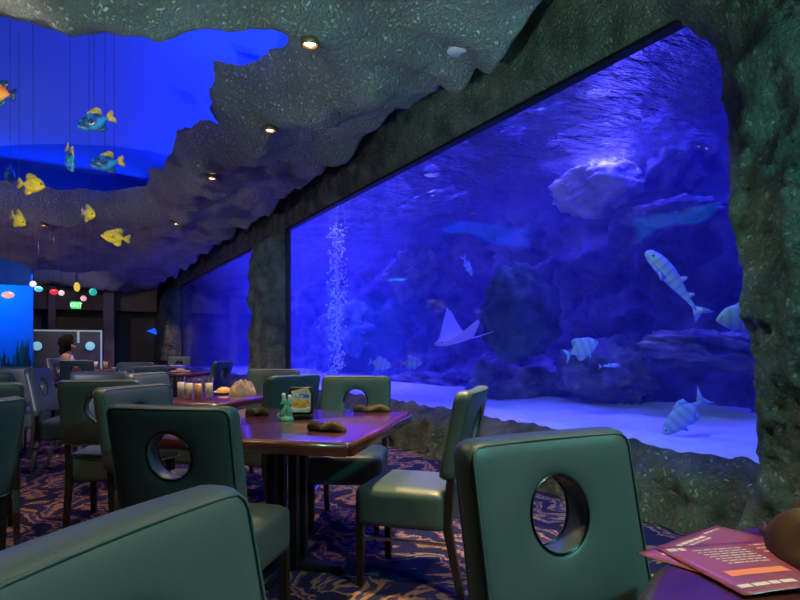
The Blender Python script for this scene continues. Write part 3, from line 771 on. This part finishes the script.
# menu leaflets, big napkin on the round table
def leaf(r0, d0, ur, ud, w, l, z, label, nm, mcol):
    x, y = W(r0, d0); wx, wy = W(ur, ud); a = math.atan2(wy, wx)
    bm = B(); N1, N2 = 14, 14; V = []
    for i in range(N1 + 1):
        V.append([bm.verts.new((w * i / N1, -l * j / N2, .0015 + .010 * (i / N1) * (1 - i / N1) * 2 * (j / N2))) for j in range(N2 + 1)])
    for i in range(N1):
        for j in range(N2): bm.faces.new((V[i][j], V[i + 1][j], V[i + 1][j + 1], V[i][j + 1]))
    r2 = bmesh.ops.extrude_face_region(bm, geom=bm.faces[:])
    for q in r2['geom']:
        if isinstance(q, bmesh.types.BMVert): q.co.z -= .0008
    o = obj(nm, bm, mcol); o.location = (x, y, z); o.rotation_euler = (0, 0, a); tag(o, label, 'menu')
    return o
def on_leaf(o, name, rects, m, w, l):
    bm = B()
    for (x0, x1, y0, y1) in rects:
        for k in range(6):
            xa, xb = x0 + (x1 - x0) * k / 6, x0 + (x1 - x0) * (k + 1) / 6
            def zz_(x_, y_): i = x_ / w; return .0015 + .010 * i * (1 - i) * 2 * (y_ / l) + .0006
            a = [(xa, -y0), (xb, -y0), (xb, -y1), (xa, -y1)]
            t_ = [bm.verts.new((p, q, zz_(p, -q))) for p, q in a]; b_ = [bm.verts.new((p, q, zz_(p, -q) - .0004)) for p, q in a]
            bm.faces.new(t_); bm.faces.new(b_[::-1])
            for i in range(4): bm.faces.new((t_[i], b_[i], b_[(i + 1) % 4], t_[(i + 1) % 4]))
    return obj(name, bm, m, o, False)
M['menu'] = blot('menu_maroon', (.30, .07, .12), (.40, .10, .12), 6); M['print'] = mat('menu_print_cream', (.85, .66, .50), .5); M['printo'] = mat('menu_print_orange', (.95, .25, .08), .5)
back = leaf(.445, 1.127, .81, .59, .30, .20, TT + .001, 'maroon menu leaflet lying underneath, its pointed corner past the table edge', 'menu', 'menu')
rnd = random.Random(5)
def words(y, x0, x1, h, lo=.006, hi=.02):
    out = []; x_ = x0
    while x_ < x1: w_ = lo + rnd.random() * (hi - lo); out.append((x_, min(x1, x_ + w_), y, y + h)); x_ += w_ + .004
    return out
on_leaf(back, 'menu_heading', words(.02, .10, .20, .008) + words(.034, .09, .20, .005), 'print', .30, .20)
on_leaf(back, 'menu_price', words(.03, .03, .06, .007), 'print', .30, .20)
on_leaf(back, 'menu_caption', words(.012, .22, .28, .005), 'print', .30, .20)
front = leaf(.49, 1.149, .98, .19, .28, .225, TT + .004, 'maroon menu leaflet on top, with cream lines of print and an orange block', 'menu', 'menu')
rects = []
for k in range(7): rects += words(.030 + k * .012, .055 + .003 * k, .16, .0035)
on_leaf(front, 'menu_text', rects, 'print', .28, .225); rects = []
for k in range(9): rects += words(.018 + k * .020, .185, .265, .006)
on_leaf(front, 'menu_list', rects, 'print', .28, .225)
rects = words(.012, .012, .05, .014, .012, .02) + words(.19, .015, .12, .012, .015, .03)
on_leaf(front, 'menu_heading', rects, 'print', .28, .225)
on_leaf(front, 'orange_block', [(.035, .15, .135, .158)], 'printo', .28, .225)
M['napbig'] = rock_mat('olive_brown_cloth', (.10, .066, .030), (.15, .10, .05), 7, 320, .3, .002, .9)
rumpled('cloth_napkin', .87, 1.08, .34, .36, .14, -.3, 'napbig', 'olive-brown crumpled cloth napkin beside the menus', 1.7)

# ------------------------------------------------------------------ hanging fish ornaments
def orn(px, py, d, Lpx, kind, head, label, zt, finm='oyfin', H=1.0):
    tailm = finm; finm = 'odark' if kind == 'oblue' else finm
    x, y = onpx(px, d); z = zat(py, d); Ln = Lpx * d / 600
    root = thing('hanging_fish', (x, y, z), 0, label, 'fish ornament', 'painted fish hanging on cords')
    h = cam_vec(*head)
    rot = Matrix.Identity(4); hh = h.normalized(); s = Vector((0, 0, 1)).cross(hh).normalized(); u = hh.cross(s)
    root.matrix_world = Matrix.Translation((x, y, z)) @ Matrix((hh, s, u)).transposed().to_4x4()
    bm = B(); fish_geom(bm, 'disc', Ln, H, fins=False)
    for v in bm.verts: v.co.y *= 1.6
    body = obj('body', bm, kind, root)
    def F(nm, pts, th=.02):
        bm = B(); fin(bm, [(a * Ln, b_ * Ln) for a, b_ in pts], th * Ln); obj(nm, bm, tailm if nm != 'anal_fin' else finm, root)
    F('tail_fin', [(-.36, .03), (-.46, .13), (-.60, .21), (-.64, .10), (-.58, 0), (-.64, -.10), (-.60, -.21), (-.46, -.13), (-.36, -.03)])
    F('dorsal_fin', [(.16, .24 * H), (.05, .33 * H), (-.10, .38 * H), (-.24, .40 * H), (-.34, .30 * H), (-.30, .12 * H), (-.1, .22 * H)])
    F('anal_fin', [(.06, -.23 * H), (-.05, -.33 * H), (-.17, -.38 * H), (-.30, -.33 * H), (-.30, -.10 * H), (-.1, -.2 * H)])
    for s_ in (-1, 1):
        bm = B(); ball(bm, (.40 * Ln, s_ * .085 * Ln, .05 * Ln), .03 * Ln, sub=2); obj('eye', bm, 'eye', root)
        bm = B(); fin(bm, [(.18 * Ln, 0), (.02 * Ln, .10 * Ln), (-.02 * Ln, -.04 * Ln), (.08 * Ln, -.08 * Ln)], .015 * Ln, s_ * .145 * Ln); obj('pectoral_fin', bm, finm, root)
    bm = B(); inv = root.matrix_world.inverted(); a = inv @ Vector((x, y, z + .22 * Ln)); b_ = inv @ Vector((x, y, zt)); bar(bm, a, b_, .0018, seg=6); obj('hanging_cord', bm, 'cord', root)
orn(94, 122, 5.2, 33, 'oblue', (-.85, -.2, -.35), 'blue fish with yellow tail, highest of the three blue ones', 4.2)
orn(70, 160, 5.2, 30, 'oblue', (.35, -.3, -.8), 'narrow blue fish, leftmost of the three blue ones with yellow fins', 4.2)
orn(105, 163, 5.4, 29, 'oblue', (-.9, -.3, -.2), 'blue fish with yellow tail, lower right of the three blue ones', 4.2)
orn(10, 175, 5.6, 26, 'odark', (.25, -.8, -.35), 'dark blue fish seen head-on at the far left', 4.2, 'odark')
orn(-2, 93, 4.6, 34, 'oorange', (-.95, .2, .2), 'orange fish cut off by the left edge of the picture', 4.15, 'odark')
orn(33, 185, 5.5, 29, 'oyellow', (.95, -.2, -.15), 'largest yellow fish, facing right below the dark blue one', 4.2)
orn(19, 220, 5.8, 24, 'oyellow', (.85, -.4, -.5), 'yellow fish at the lower left of the hanging group', 4.2)
orn(89, 214, 5.8, 24, 'oyellow', (.8, -.55, -.25), 'yellow fish under the gap between the blue fish', 4.2)
orn(114, 237, 5.8, 24, 'oyellow', (-.9, -.3, .1), 'lowest and rightmost yellow fish', 4.2)

# small glowing lanterns far down the room
def lantern(px, py, d, rad, col, label, sq=1.0, es=.75):
    x, y = onpx(px, d); z = zat(py, d); root = thing('hanging_lantern', (x, y, z), 0, label, 'lantern', 'small glowing lanterns on cords')
    m_ = mat('lantern_glass', col, .3, emit=col, es=es)
    bm = B(); lathe(bm, [(0, -rad * sq), (rad * .5, -rad * .86 * sq), (rad * .87, -rad * .5 * sq), (rad, 0), (rad * .87, rad * .5 * sq), (rad * .5, rad * .86 * sq), (rad * .2, rad * sq)], 18); obj('shade', bm, m_, root)
    bm = B(); lathe(bm, [(0, rad * sq * .92), (rad * .28, rad * sq * .92), (rad * .25, rad * sq * 1.2), (0, rad * sq * 1.25)], 12); obj('cap', bm, 'black', root)
    bm = B(); bar(bm, (0, 0, rad * sq * 1.2), (0, 0, ceil_z(x, y) - z), .0014, seg=6); obj('cord', bm, 'cord', root)
for a in [(33, 284, 10.5, .055, (.9, .75, .85), 'white lantern above the turquoise one'), (38.5, 289, 10, .065, (.1, .6, .75), 'flattened turquoise lantern below the white one', .75), (54, 292, 10, .06, (.9, .02, .05), 'small round red lantern in the row', .8),
          (61.5, 293, 9.6, .043, (.95, .75, .7), 'white lantern beside the red one'), (77, 287, 9.6, .045, (.8, .6, .05), 'tall yellow lantern above the pink one', 1.7), (83.5, 298.5, 9.6, .045, (.95, .5, .5), 'pink lantern under the yellow one'), (93, 292, 9.8, .06, (.02, .45, .35), 'green lantern at the right end of the row'), (8, 295, 9.0, .085, (.95, .5, .45), 'wide pink lantern at the left edge', .6)]:
    lantern(*a[:6], *(a[6:] or (1.0,)))

# ------------------------------------------------------------------ recessed downlights
def downlight(px, py, label, power, spot=95, lampcol=(1, .66, .34), pos=None, blend=.5, zfix=None):
    if pos: r_, d_ = pos; x, y = W(r_, d_)
    else: d_ = (CZ - EYE) * 600 / (347 - py); x, y = onpx(px, d_)
    zc = zfix or ceil_z(x, y)
    if not pos:
        for _ in range(4):
            d_ = (zc - EYE) * 600 / (347 - py); x, y = onpx(px, d_); zc = ceil_z(x, y)
    root = thing('downlight', (x, y, zc - (.02 if pos else .045)), 0, label, 'ceiling light', 'recessed ceiling lights')
    bm = B(); lathe(bm, [(.036, .02), (.05, .0), (.056, -.014), (.064, -.010), (.066, .03), (.036, .05)], 24); obj('trim_ring', bm, 'trimring', root)
    bm = B(); lathe(bm, [(0, -.002), (.030, .0), (.040, .012), (.040, .03), (0, .03)], 20); obj('lens', bm, 'lens', root)
    if power:
        l = bpy.data.lights.new('downlight_lamp', 'SPOT'); l.energy = power; l.color = lampcol; l.spot_size = math.radians(spot); l.spot_blend = blend; l.shadow_soft_size = .025
        lo = bpy.data.objects.new('downlight_lamp', l); C.objects.link(lo); lo.parent = root; lo.location = (0, 0, -.03)
DP = 150
downlight(310, 14, 'largest downlight, nearest the top of the picture with a warm halo', DP * 1.2)
downlight(270, 125, 'downlight on the rock right of the blue cove', DP)
downlight(212, 176, 'downlight below the bulge right of the blue cove', DP)
downlight(176, 225, 'downlight beyond the right end of the blue cove', DP)
downlight(44, 224, 'downlight just past the yellow fish', DP)
downlight(45, 262, 'downlight left of and above the blue ceiling slot', DP)
downlight(127, 263, 'downlight right of the lowest yellow fish', DP)
downlight(136, 285, 'downlight right of the blue ceiling slot', DP)
downlight(145, 312, 'farthest downlight, under the low beam at the back wall', 120, pos=(-9.3, 23.2), zfix=2.49)
for pos, p, lab in (((.32, 3.05), DP * 2.8, 'downlight over the dessert-card table'), ((1.25, 1.1), DP * 1.3, 'downlight over the round table'), ((-1.75, 2.2), DP * .8, 'downlight over the carpet at the left'), ((-3.0, 3.2), DP * .35, 'downlight left of the tall dark chair'), ((-.9, 1.3), DP * .15, 'downlight over the foreground chairs'), ((-5.4, 11.9), DP * 1.2, 'downlight over the seated person')):
    downlight(0, 0, lab, p * (1.7 if 'dessert' in lab else 1), spot=(36 if 'dessert' in lab else 95), pos=pos, lampcol=((1, .68, .27) if 'dessert' in lab else (1, .66, .34)))
# unlit flush disc in the ceiling
x, y = onpx(457, 4.6)
for _ in range(4): x, y = onpx(457, (ceil_z(x, y) - EYE) * 600 / (347 - 68))
bm = B(); lathe(bm, [(0, -.012), (.07, -.012), (.078, 0), (.07, .03), (0, .03)], 24); o = obj('ceiling_speaker', bm, 'greyplastic'); o.location = (x, y, ceil_z(x, y) - .01)
tag(o, 'small pale flush disc in the rock ceiling above the big window', 'ceiling speaker')

# ------------------------------------------------------------------ far end of the room
def box_px(x0, x1, y0, y1, Y, th, name, m, parent=None):
    pass
def at_Y(px, Y):                  # point on the plane y = Y
    u = (px - 400) / 600; d = Y / (CT - ST * u); return (u * CT + ST) * d, d
def col(px0, px1, Y, ztop, label, m='plaster', z0=0.):
    xa, _ = at_Y(px0, Y); xb, _ = at_Y(px1, Y); w = xb - xa
    bm = B(); box(bm, -w / 2, w / 2, -w / 2, w / 2, 0, ztop - z0, .03); box(bm, -w / 2 - .04, w / 2 + .04, -w / 2 - .04, w / 2 + .04, 0, .12, .01)
    o = obj('trim_%d' % px0, bm, m, smooth=False); o.location = ((xa + xb) / 2, Y, z0); tag(o, kind='structure')
col(48, 56, 24.5, 3.3, '')
col(103, 114, 24.0, 3.3, '')
M['panel'] = mat('dark_olive_panel', (.10, .09, .055), .6)
bm = B(); box(bm, -2.2, 3.1, 24.7, 26.2, 2.5, 3.5); tag(obj('trim_90', bm, 'plaster', smooth=False), kind='structure')
# glazed screen with portholes
Y = 22.5; xa, d0 = at_Y(27, Y); xb, d1 = at_Y(102, Y); zt = zat(329.5, d0)
root = thing('partition_screen', ((xa + xb) / 2, Y, 0), 0, 'low screen with pale mint frame and two round portholes under the exit sign', 'screen')
hw = (xb - xa) / 2; M['mint'] = mat('mint_metal_glow', (.60, .85, .72), .35, emit=(.5, .9, .7), es=.12)  # faint emission in the mint stands in for light on the frame
m_ = mat('bronze_screen', (.10, .10, .08), .4); bm = B(); box(bm, -hw + .03, hw - .03, -.02, .02, .0, zt - .03); obj('screen_panel', bm, m_, root, False)
bm = B(); box(bm, -hw, hw, -.04, .04, zt - .05, zt); obj('top_rail', bm, 'mint', root, False)
bm = B(); box(bm, hw - .05, hw, -.04, .04, 0, zt - .05); obj('end_post', bm, 'mint', root, False)
bm = B(); box(bm, -hw, -hw + .04, -.04, .04, 0, zt - .05); obj('end_post', bm, m_, root, False)
px_x = lambda p: at_Y(p, Y)[0] - (xa + xb) / 2
bm = B(); box(bm, px_x(77), px_x(79.5), -.05, .05, zat(343, d1), zt - .05); obj('centre_post', bm, 'mint', root, False)
M['porthole'] = mat('porthole_glow', (.4, .8, .8), .3, emit=(.25, .75, .75), es=.45)
for p in (37, 90):
    bm = B(); ball(bm, (px_x(p), -.05, zat(346, d0)), .15, .03, .15, 3); ph = obj('porthole', bm, 'porthole', root)
    bm = B(); tube(bm, [(px_x(p) + .16 * math.cos(a), -.05, zat(346, d0) + .16 * math.sin(a)) for a in [2 * PI * k / 28 for k in range(28)]], .02, 6, True); obj('porthole_rim', bm, m_, ph)
# exit sign
Y = 21.8; x0, d0 = at_Y(71, Y); x1, _ = at_Y(81, Y); z = zat(305, d0); w = x1 - x0
root = thing('exit_sign', ((x0 + x1) / 2, Y, z), 0, 'lit green exit sign hanging from the far ceiling', 'exit sign')
bm = B(); box(bm, -w / 2, w / 2, -.03, .03, -.11, .11, .008); obj('sign_box', bm, mat('exit_green', (.02, .5, .08), .4, emit=(.03, .75, .12), es=1.1), root, False)
bm = B(); bar(bm, (0, 0, .11), (0, 0, ceil_z((x0 + x1) / 2, Y) - z + .02), .012, seg=8); obj('mounting_stem', bm, 'black', root)
cu = bpy.data.curves.new('exit_letters', 'FONT'); cu.body = 'EXIT'; cu.size = .17; cu.align_x = 'CENTER'; cu.align_y = 'CENTER'; cu.extrude = .004
to = bpy.data.objects.new('tmp', cu); C.objects.link(to); bpy.context.view_layer.update()
me = bpy.data.meshes.new_from_object(to.evaluated_get(bpy.context.evaluated_depsgraph_get())); bpy.data.objects.remove(to)
to = bpy.data.objects.new('exit_lettering', me); C.objects.link(to); to.parent = root; to.rotation_euler = (PI / 2, 0, 0); to.location = (0, -.034, 0); me.materials.clear(); me.materials.append(mat('exit_letter_green', (.6, 1, .6), .4, emit=(.45, 1, .5), es=1.6))
# unidentified blue patch, built as an added glowing wedge on the back wall
Y = 25.9; x0, d0 = at_Y(147, Y); x1, _ = at_Y(165, Y)
bm = B(); a = [(x0, zat(331, d0)), (x1 - .15, zat(325.5, d0)), (x1, zat(326, d0)), (x1, zat(337, d0)), (x1 - .1, zat(336.5, d0))]
f_ = [bm.verts.new((p, Y, q)) for p, q in a]; g_ = [bm.verts.new((p, Y + .2, q)) for p, q in a]; bm.faces.new(f_); bm.faces.new(g_[::-1])
for i in range(5): bm.faces.new((f_[i], g_[i], g_[(i + 1) % 5], f_[(i + 1) % 5]))
tag(obj('blue_wedge', bm, mat('blue_wedge_glow', (.02, .1, .9), .4, emit=(.01, .12, 1), es=.9), smooth=False), 'blue glowing wedge-shaped panel on the back wall, right of the exit sign', 'glowing panel')
# second small tank at the far left
M['bluepaint'] = mat('pale_blue_paint', (.06, .40, .9), .7)
Y = 18.5; xr, d0 = at_Y(31, Y)
bm = B(); box(bm, -5.9, xr, Y + 1.2, Y + 1.4, 0, 3.2); box(bm, -5.9, xr, Y - .3, Y - .1, 2.75, 3.45); tag(obj('wall_niche', bm, 'bluepaint', smooth=False), kind='structure')
def plant(x, y, z, h, n_, label, m):
    root_bm = B(); rnd = random.Random(int(x * 100 + h * 10))
    for k in range(n_):
        a = rnd.random() * 2 * PI; b0 = Vector((x + .12 * rnd.uniform(-1, 1), y + .12 * rnd.uniform(-1, 1), z)); hh = h * rnd.uniform(.5, 1)
        pts = [b0 + Vector((.10 * math.sin(q * 2 + a) * q, .1 * math.cos(q * 3 + a) * q, hh * q)) for q in (0, .2, .4, .6, .8, 1)]
        tube(root_bm, pts, lambda i: (.02, .035, .04, .035, .025, .004)[i], 5)
    tag(obj('kelp_plant', root_bm, m), label, 'plant')
M['kelp'] = mat('kelp_green', (.05, .22, .14), .5)
for k, (px, h) in enumerate(((4, 1.5), (14, 1.2), (22, 1.9), (28, 1.6))):
    xx_, d0 = at_Y(px, Y + .4); plant(xx_, Y + .4, .0, h * .75, 16, ['kelp-like plant at the left edge of the far blue niche', 'shorter kelp-like plant second from the left in the far blue niche', 'tallest kelp-like plant in the far blue niche', 'kelp-like plant at the right end of the far blue niche'][k], 'kelp')

# ------------------------------------------------------------------ seated person
def skin_mesh(name, verts, edges, radii, m, parent=None, sub=2):
    me = bpy.data.meshes.new(name); me.from_pydata(verts, edges, []); o = bpy.data.objects.new(name, me); C.objects.link(o)
    sm = o.modifiers.new('skin', 'SKIN'); sm.use_smooth_shade = True; ss = o.modifiers.new('sub', 'SUBSURF'); ss.levels = sub; ss.render_levels = sub
    for v, r in zip(me.skin_vertices[0].data, radii): v.radius = (r, r) if not isinstance(r, tuple) else r
    me.skin_vertices[0].data[0].use_root = True
    bpy.context.view_layer.update()
    m2 = bpy.data.meshes.new_from_object(o.evaluated_get(bpy.context.evaluated_depsgraph_get())); o.modifiers.clear(); o.data = m2
    m2.materials.clear(); m2.materials.append(M[m])
    for p in m2.polygons: p.use_smooth = True
    if parent: o.parent = parent
    return o
M['skin'] = mat('brown_skin', (.36, .19, .11), .5); M['hair'] = mat('black_hair', (.006, .005, .005), .9, spec=.1); M['top'] = mat('white_top', (.55, .55, .62), .8); M['pants'] = mat('dark_trousers', (.02, .02, .03), .8)
px_, py_ = W(-5.93, 10.77); root = thing('person', (px_, py_, 0), 0, 'seated person with big black hair and white sleeveless top, facing the table at right', 'person')
wx, wy = W(.95, .3); root.rotation_euler = (0, 0, math.atan2(-wx, wy))
V = [(0, -.05, .56), (0, -.06, .72), (0, -.05, .88), (0, -.03, 1.0), (0, -.02, 1.06), (0, 0, 1.13), (0, .01, 1.21),
     (-.15, -.03, .98), (-.21, .03, .80), (-.17, .24, .80), (.15, -.03, .98), (.21, .03, .80), (.17, .24, .80),
     (-.09, .10, .56), (-.10, .38, .55), (-.10, .40, .30), (-.10, .40, .08), (-.10, .50, .04), (.09, .10, .56), (.10, .38, .55), (.10, .40, .30), (.10, .40, .08), (.10, .50, .04), (-.13, .32, .80), (.13, .32, .80)]
Eg = [(0, 1), (1, 2), (2, 3), (3, 4), (4, 5), (5, 6), (3, 7), (7, 8), (8, 9), (9, 23), (3, 10), (10, 11), (11, 12), (12, 24), (0, 13), (13, 14), (14, 15), (15, 16), (16, 17), (0, 18), (18, 19), (19, 20), (20, 21), (21, 22)]
Rd = [(.15, .11), (.13, .10), (.15, .10), (.12, .08), .05, (.075, .09), (.07, .085), .055, .042, .034, .055, .042, .034, .085, .065, .052, .038, .035, .085, .065, .052, .038, .035, .022, .022]
skin_mesh('body', V, Eg, Rd, 'skin', root)
skin_mesh('sleeveless_top', [V[0], V[1], V[2], (0, -.035, .99), (-.11, -.03, .985), (.11, -.03, .985)], [(0, 1), (1, 2), (2, 3), (3, 4), (3, 5)], [(.16, .125), (.142, .115), (.165, .12), (.125, .10), .068, .068], 'top', root)
skin_mesh('trousers', [V[0], V[13], V[14], V[15], (-.10, .40, .12), V[18], V[19], V[20], (.10, .40, .12)], [(0, 1), (1, 2), (2, 3), (3, 4), (0, 5), (5, 6), (6, 7), (7, 8)], [(.158, .12), .098, .078, .065, .052, .098, .078, .065, .052], 'pants', root)
bm = B(); ball(bm, (0, -.035, 1.22), .155, .15, .155, 4); ball(bm, (0, -.09, 1.10), .12, .08, .13, 3)
for v in bm.verts:
    v.co += (v.co - Vector((0, -.035, 1.18))).normalized() * .02 * noise.noise(v.co * 22)
    if v.co.y > .035: v.co.y = .035
obj('hair', bm, 'hair', root)
bm = B(); ball(bm, (0, .085, 1.155), .014, .02, .018); obj('nose', bm, 'skin', root)
for s in (-1, 1):
    bm = B(); ball(bm, (s * .03, .078, 1.18), .011, .007, .008); obj('eye', bm, 'eye', root)
    for k in range(4):
        bm = B(); tube(bm, [(s * (.13 - .022 + .013 * k), .33, .795), (s * (.13 - .022 + .013 * k), .37, .79), (s * (.13 - .022 + .013 * k), .40 - abs(k - 1.5) * .008, .775)], lambda i: (.0085, .008, .006)[i], 6); obj('finger', bm, 'skin', root)

# ------------------------------------------------------------------ lights
def area(name, loc, target, size, power, colr, sy=None):
    l = bpy.data.lights.new(name, 'AREA'); l.energy = power; l.color = colr; l.shape = 'RECTANGLE'; l.size = size; l.size_y = sy or size
    o = bpy.data.objects.new(name, l); C.objects.link(o); o.location = loc
    o.rotation_euler = (Vector(target) - Vector(loc)).to_track_quat('-Z', 'Y').to_euler(); return o
BLUE = (.02, .06, 1.0)
# lamps hung over the open top of the tank
for t, p in ((2.4, 1.), (4.6, 1.2), (7.0, 1.3), (9.6, 1.5), (12.8, 2.4), (15.5, 4), (19, 4)):
    area('tank_lamp', (5.6, t, 4.6), (5.4, t, 0), 1.6, 195 * p, (.055, .045, 1.0), 1.2)
# daylight-white metal halide pendants over the tank
for px, X, py in ((337, 4.6, 216), (432, 6.0, 160), (598, 5.9, 88)):
    t, d = on_x(px, X)
    root = thing('tank_pendant', (X, t, 4.35), 0, {337: 'lamp over the far end of the big tank, above the bubbles', 432: 'lamp over the middle of the big tank', 598: 'lamp over the near end of the big tank'}[px], 'lamp', 'lamps over the aquarium')
    bm = B(); lathe(bm, [(.05, .2), (.12, .16), (.20, 0), (.19, 0), (.11, .15), (.05, .19)], 24); obj('reflector', bm, 'black', root)
    bm = B(); lathe(bm, [(0, .02), (.15, .02), (.15, .05), (0, .05)], 20); obj('bulb', bm, mat('halide_bulb', (.8, .85, 1), .4, emit=(.30, .26, 1), es=1.2), root)
    l = bpy.data.lights.new('halide', 'SPOT'); l.energy = 700; l.color = (.30, .24, 1); l.spot_size = math.radians(64); l.spot_blend = .9; l.shadow_soft_size = .3
    lo = bpy.data.objects.new('halide', l); C.objects.link(lo); lo.parent = root; lo.location = (0, 0, -.02)
# cove strips above the ceiling opening
area('cove_strip', (1.95, 5.0, 3.95), (0, 5.6, 4.2), 2.2, 52, (.0, .015, 1.0), .3)
area('cove_strip', (1.9, 7.4, 3.95), (0, 7.4, 4.2), 2.2, 52, (.0, .02, 1.0), .3)
area('cove_strip', (1.8, 9.8, 3.95), (0, 9.6, 4.2), 2.2, 35, (.0, .03, 1.0), .12)
area('cove_strip', (-1, 11.9, 3.95), (-1, 9.5, 4.2), 4.5, 30, (.0, .09, 1.0), .5)
area('cove_strip', (-4.9, 7.5, 3.95), (-2, 7.4, 4.2), 5, 38, (.0, .28, 1.0), .6)
area('cove_strip', (.0, 24.6, 3.85), (0, 22, 3.9), 2.4, 130, (.0, .05, 1.0), .12)
area('cove_strip', (-4.4, 21, 3.85), (-3, 21, 3.9), 4, 60, (.0, .08, 1.0), .12)
area('niche_lamp', (-1.9, 18.4, 3.1), (-1.9, 19.7, 2.0), 1.6, 130, (.0, .22, 1.0), .2)
# coloured spots without fixtures, added to tint and fill the room
def spot(name, p, tgt, power, colr, deg, soft=.06, blend=.6):
    l = bpy.data.lights.new(name, 'SPOT'); l.energy = power; l.color = colr; l.spot_size = math.radians(deg); l.spot_blend = blend; l.shadow_soft_size = soft
    o = bpy.data.objects.new(name, l); C.objects.link(o); o.location = p; o.rotation_euler = (Vector(tgt) - Vector(p)).to_track_quat('-Z', 'Y').to_euler()
spot('teal_fill', (2.0, -.9, 2.7), (*W(.9, 2.0), 1.1), 215, (.09, .72, .72), 125)
spot('ledge_fill', (1.9, 2.6, 3.2), (3.35, 3.3, .4), 135, (.50, .86, .68), 95)
spot('ledge_fill', (1.9, .2, 3.2), (3.3, 1.0, 1.6), 105, (.52, .85, .70), 100)
spot('ledge_fill', (1.7, 9.0, 3.1), (3.2, 11.4, 1.6), 60, (.16, .65, .75), 80)
spot('ceiling_fill', (*W(-1.3, -.7), .3), (*W(-.5, 2.1), 3.4), 780, (.50, .88, .76), 62)  # low spots added to brighten the rock ceiling, no uplights stand here
spot('ceiling_fill', (*W(2.0, -1.4), .3), (*W(1.1, 1.9), 3.4), 300, (.30, .85, .70), 66)
spot('ceiling_fill', (-4.5, 11.5, .3), (1, 13, 3.4), 420, (.75, .60, .95), 110)
spot('ceiling_fill', (-3.2, 4.5, .3), (1.6, 7.5, 3.4), 260, (.70, .66, .90), 75)
spot('table_fill', (.75, 5.4, 4.2), (*W(-1.55, 4.7), .8), 420, (1, .66, .34), 24)  # unseen spots added to warm the tables and their glasses
spot('table_fill', (.5, 7.9, 4.2), (*W(-3.3, 6.9), .8), 420, (1, .60, .30), 24)
spot('back_wall_fill', (.2, 19.5, 3.2), (.6, 26, 1.0), 110, (1, .72, .40), 80)  # unseen warm light added to lift the back wall
spot('table_fill', (.2, 11.2, 3.25), (*W(-5.35, 10.8), .8), 200, (1, .62, .32), 60)
spot('ornament_fill', (-1.2, 2.2, 3.1), (*onpx(60, 5.5), 2.7), 330, (1, .9, .75), 34)  # unseen light added to brighten the hanging fish
w_ = bpy.data.worlds.new('world'); sc.world = w_; w_.use_nodes = True
w_.node_tree.nodes['Background'].inputs[0].default_value = (.05, .06, .12, 1); w_.node_tree.nodes['Background'].inputs[1].default_value = 0.0

# ------------------------------------------------------------------ camera
cam = bpy.data.cameras.new('camera'); co = bpy.data.objects.new('camera', cam); C.objects.link(co)
co.location = (0, 0, EYE); co.rotation_euler = (PI / 2, 0, -TH); cam.sensor_width = 36; cam.lens = 36 * 600 / 800; cam.shift_y = 47 / 800; cam.clip_start = .05
sc.camera = co
sc.view_settings.view_transform = 'Standard'; sc.view_settings.look = 'None'; sc.view_settings.gamma = 1; sc.view_settings.exposure = 0
sc.cycles.max_bounces = 8; sc.cycles.transparent_max_bounces = 12; sc.cycles.volume_bounces = 1; sc.cycles.sample_clamp_indirect = 4
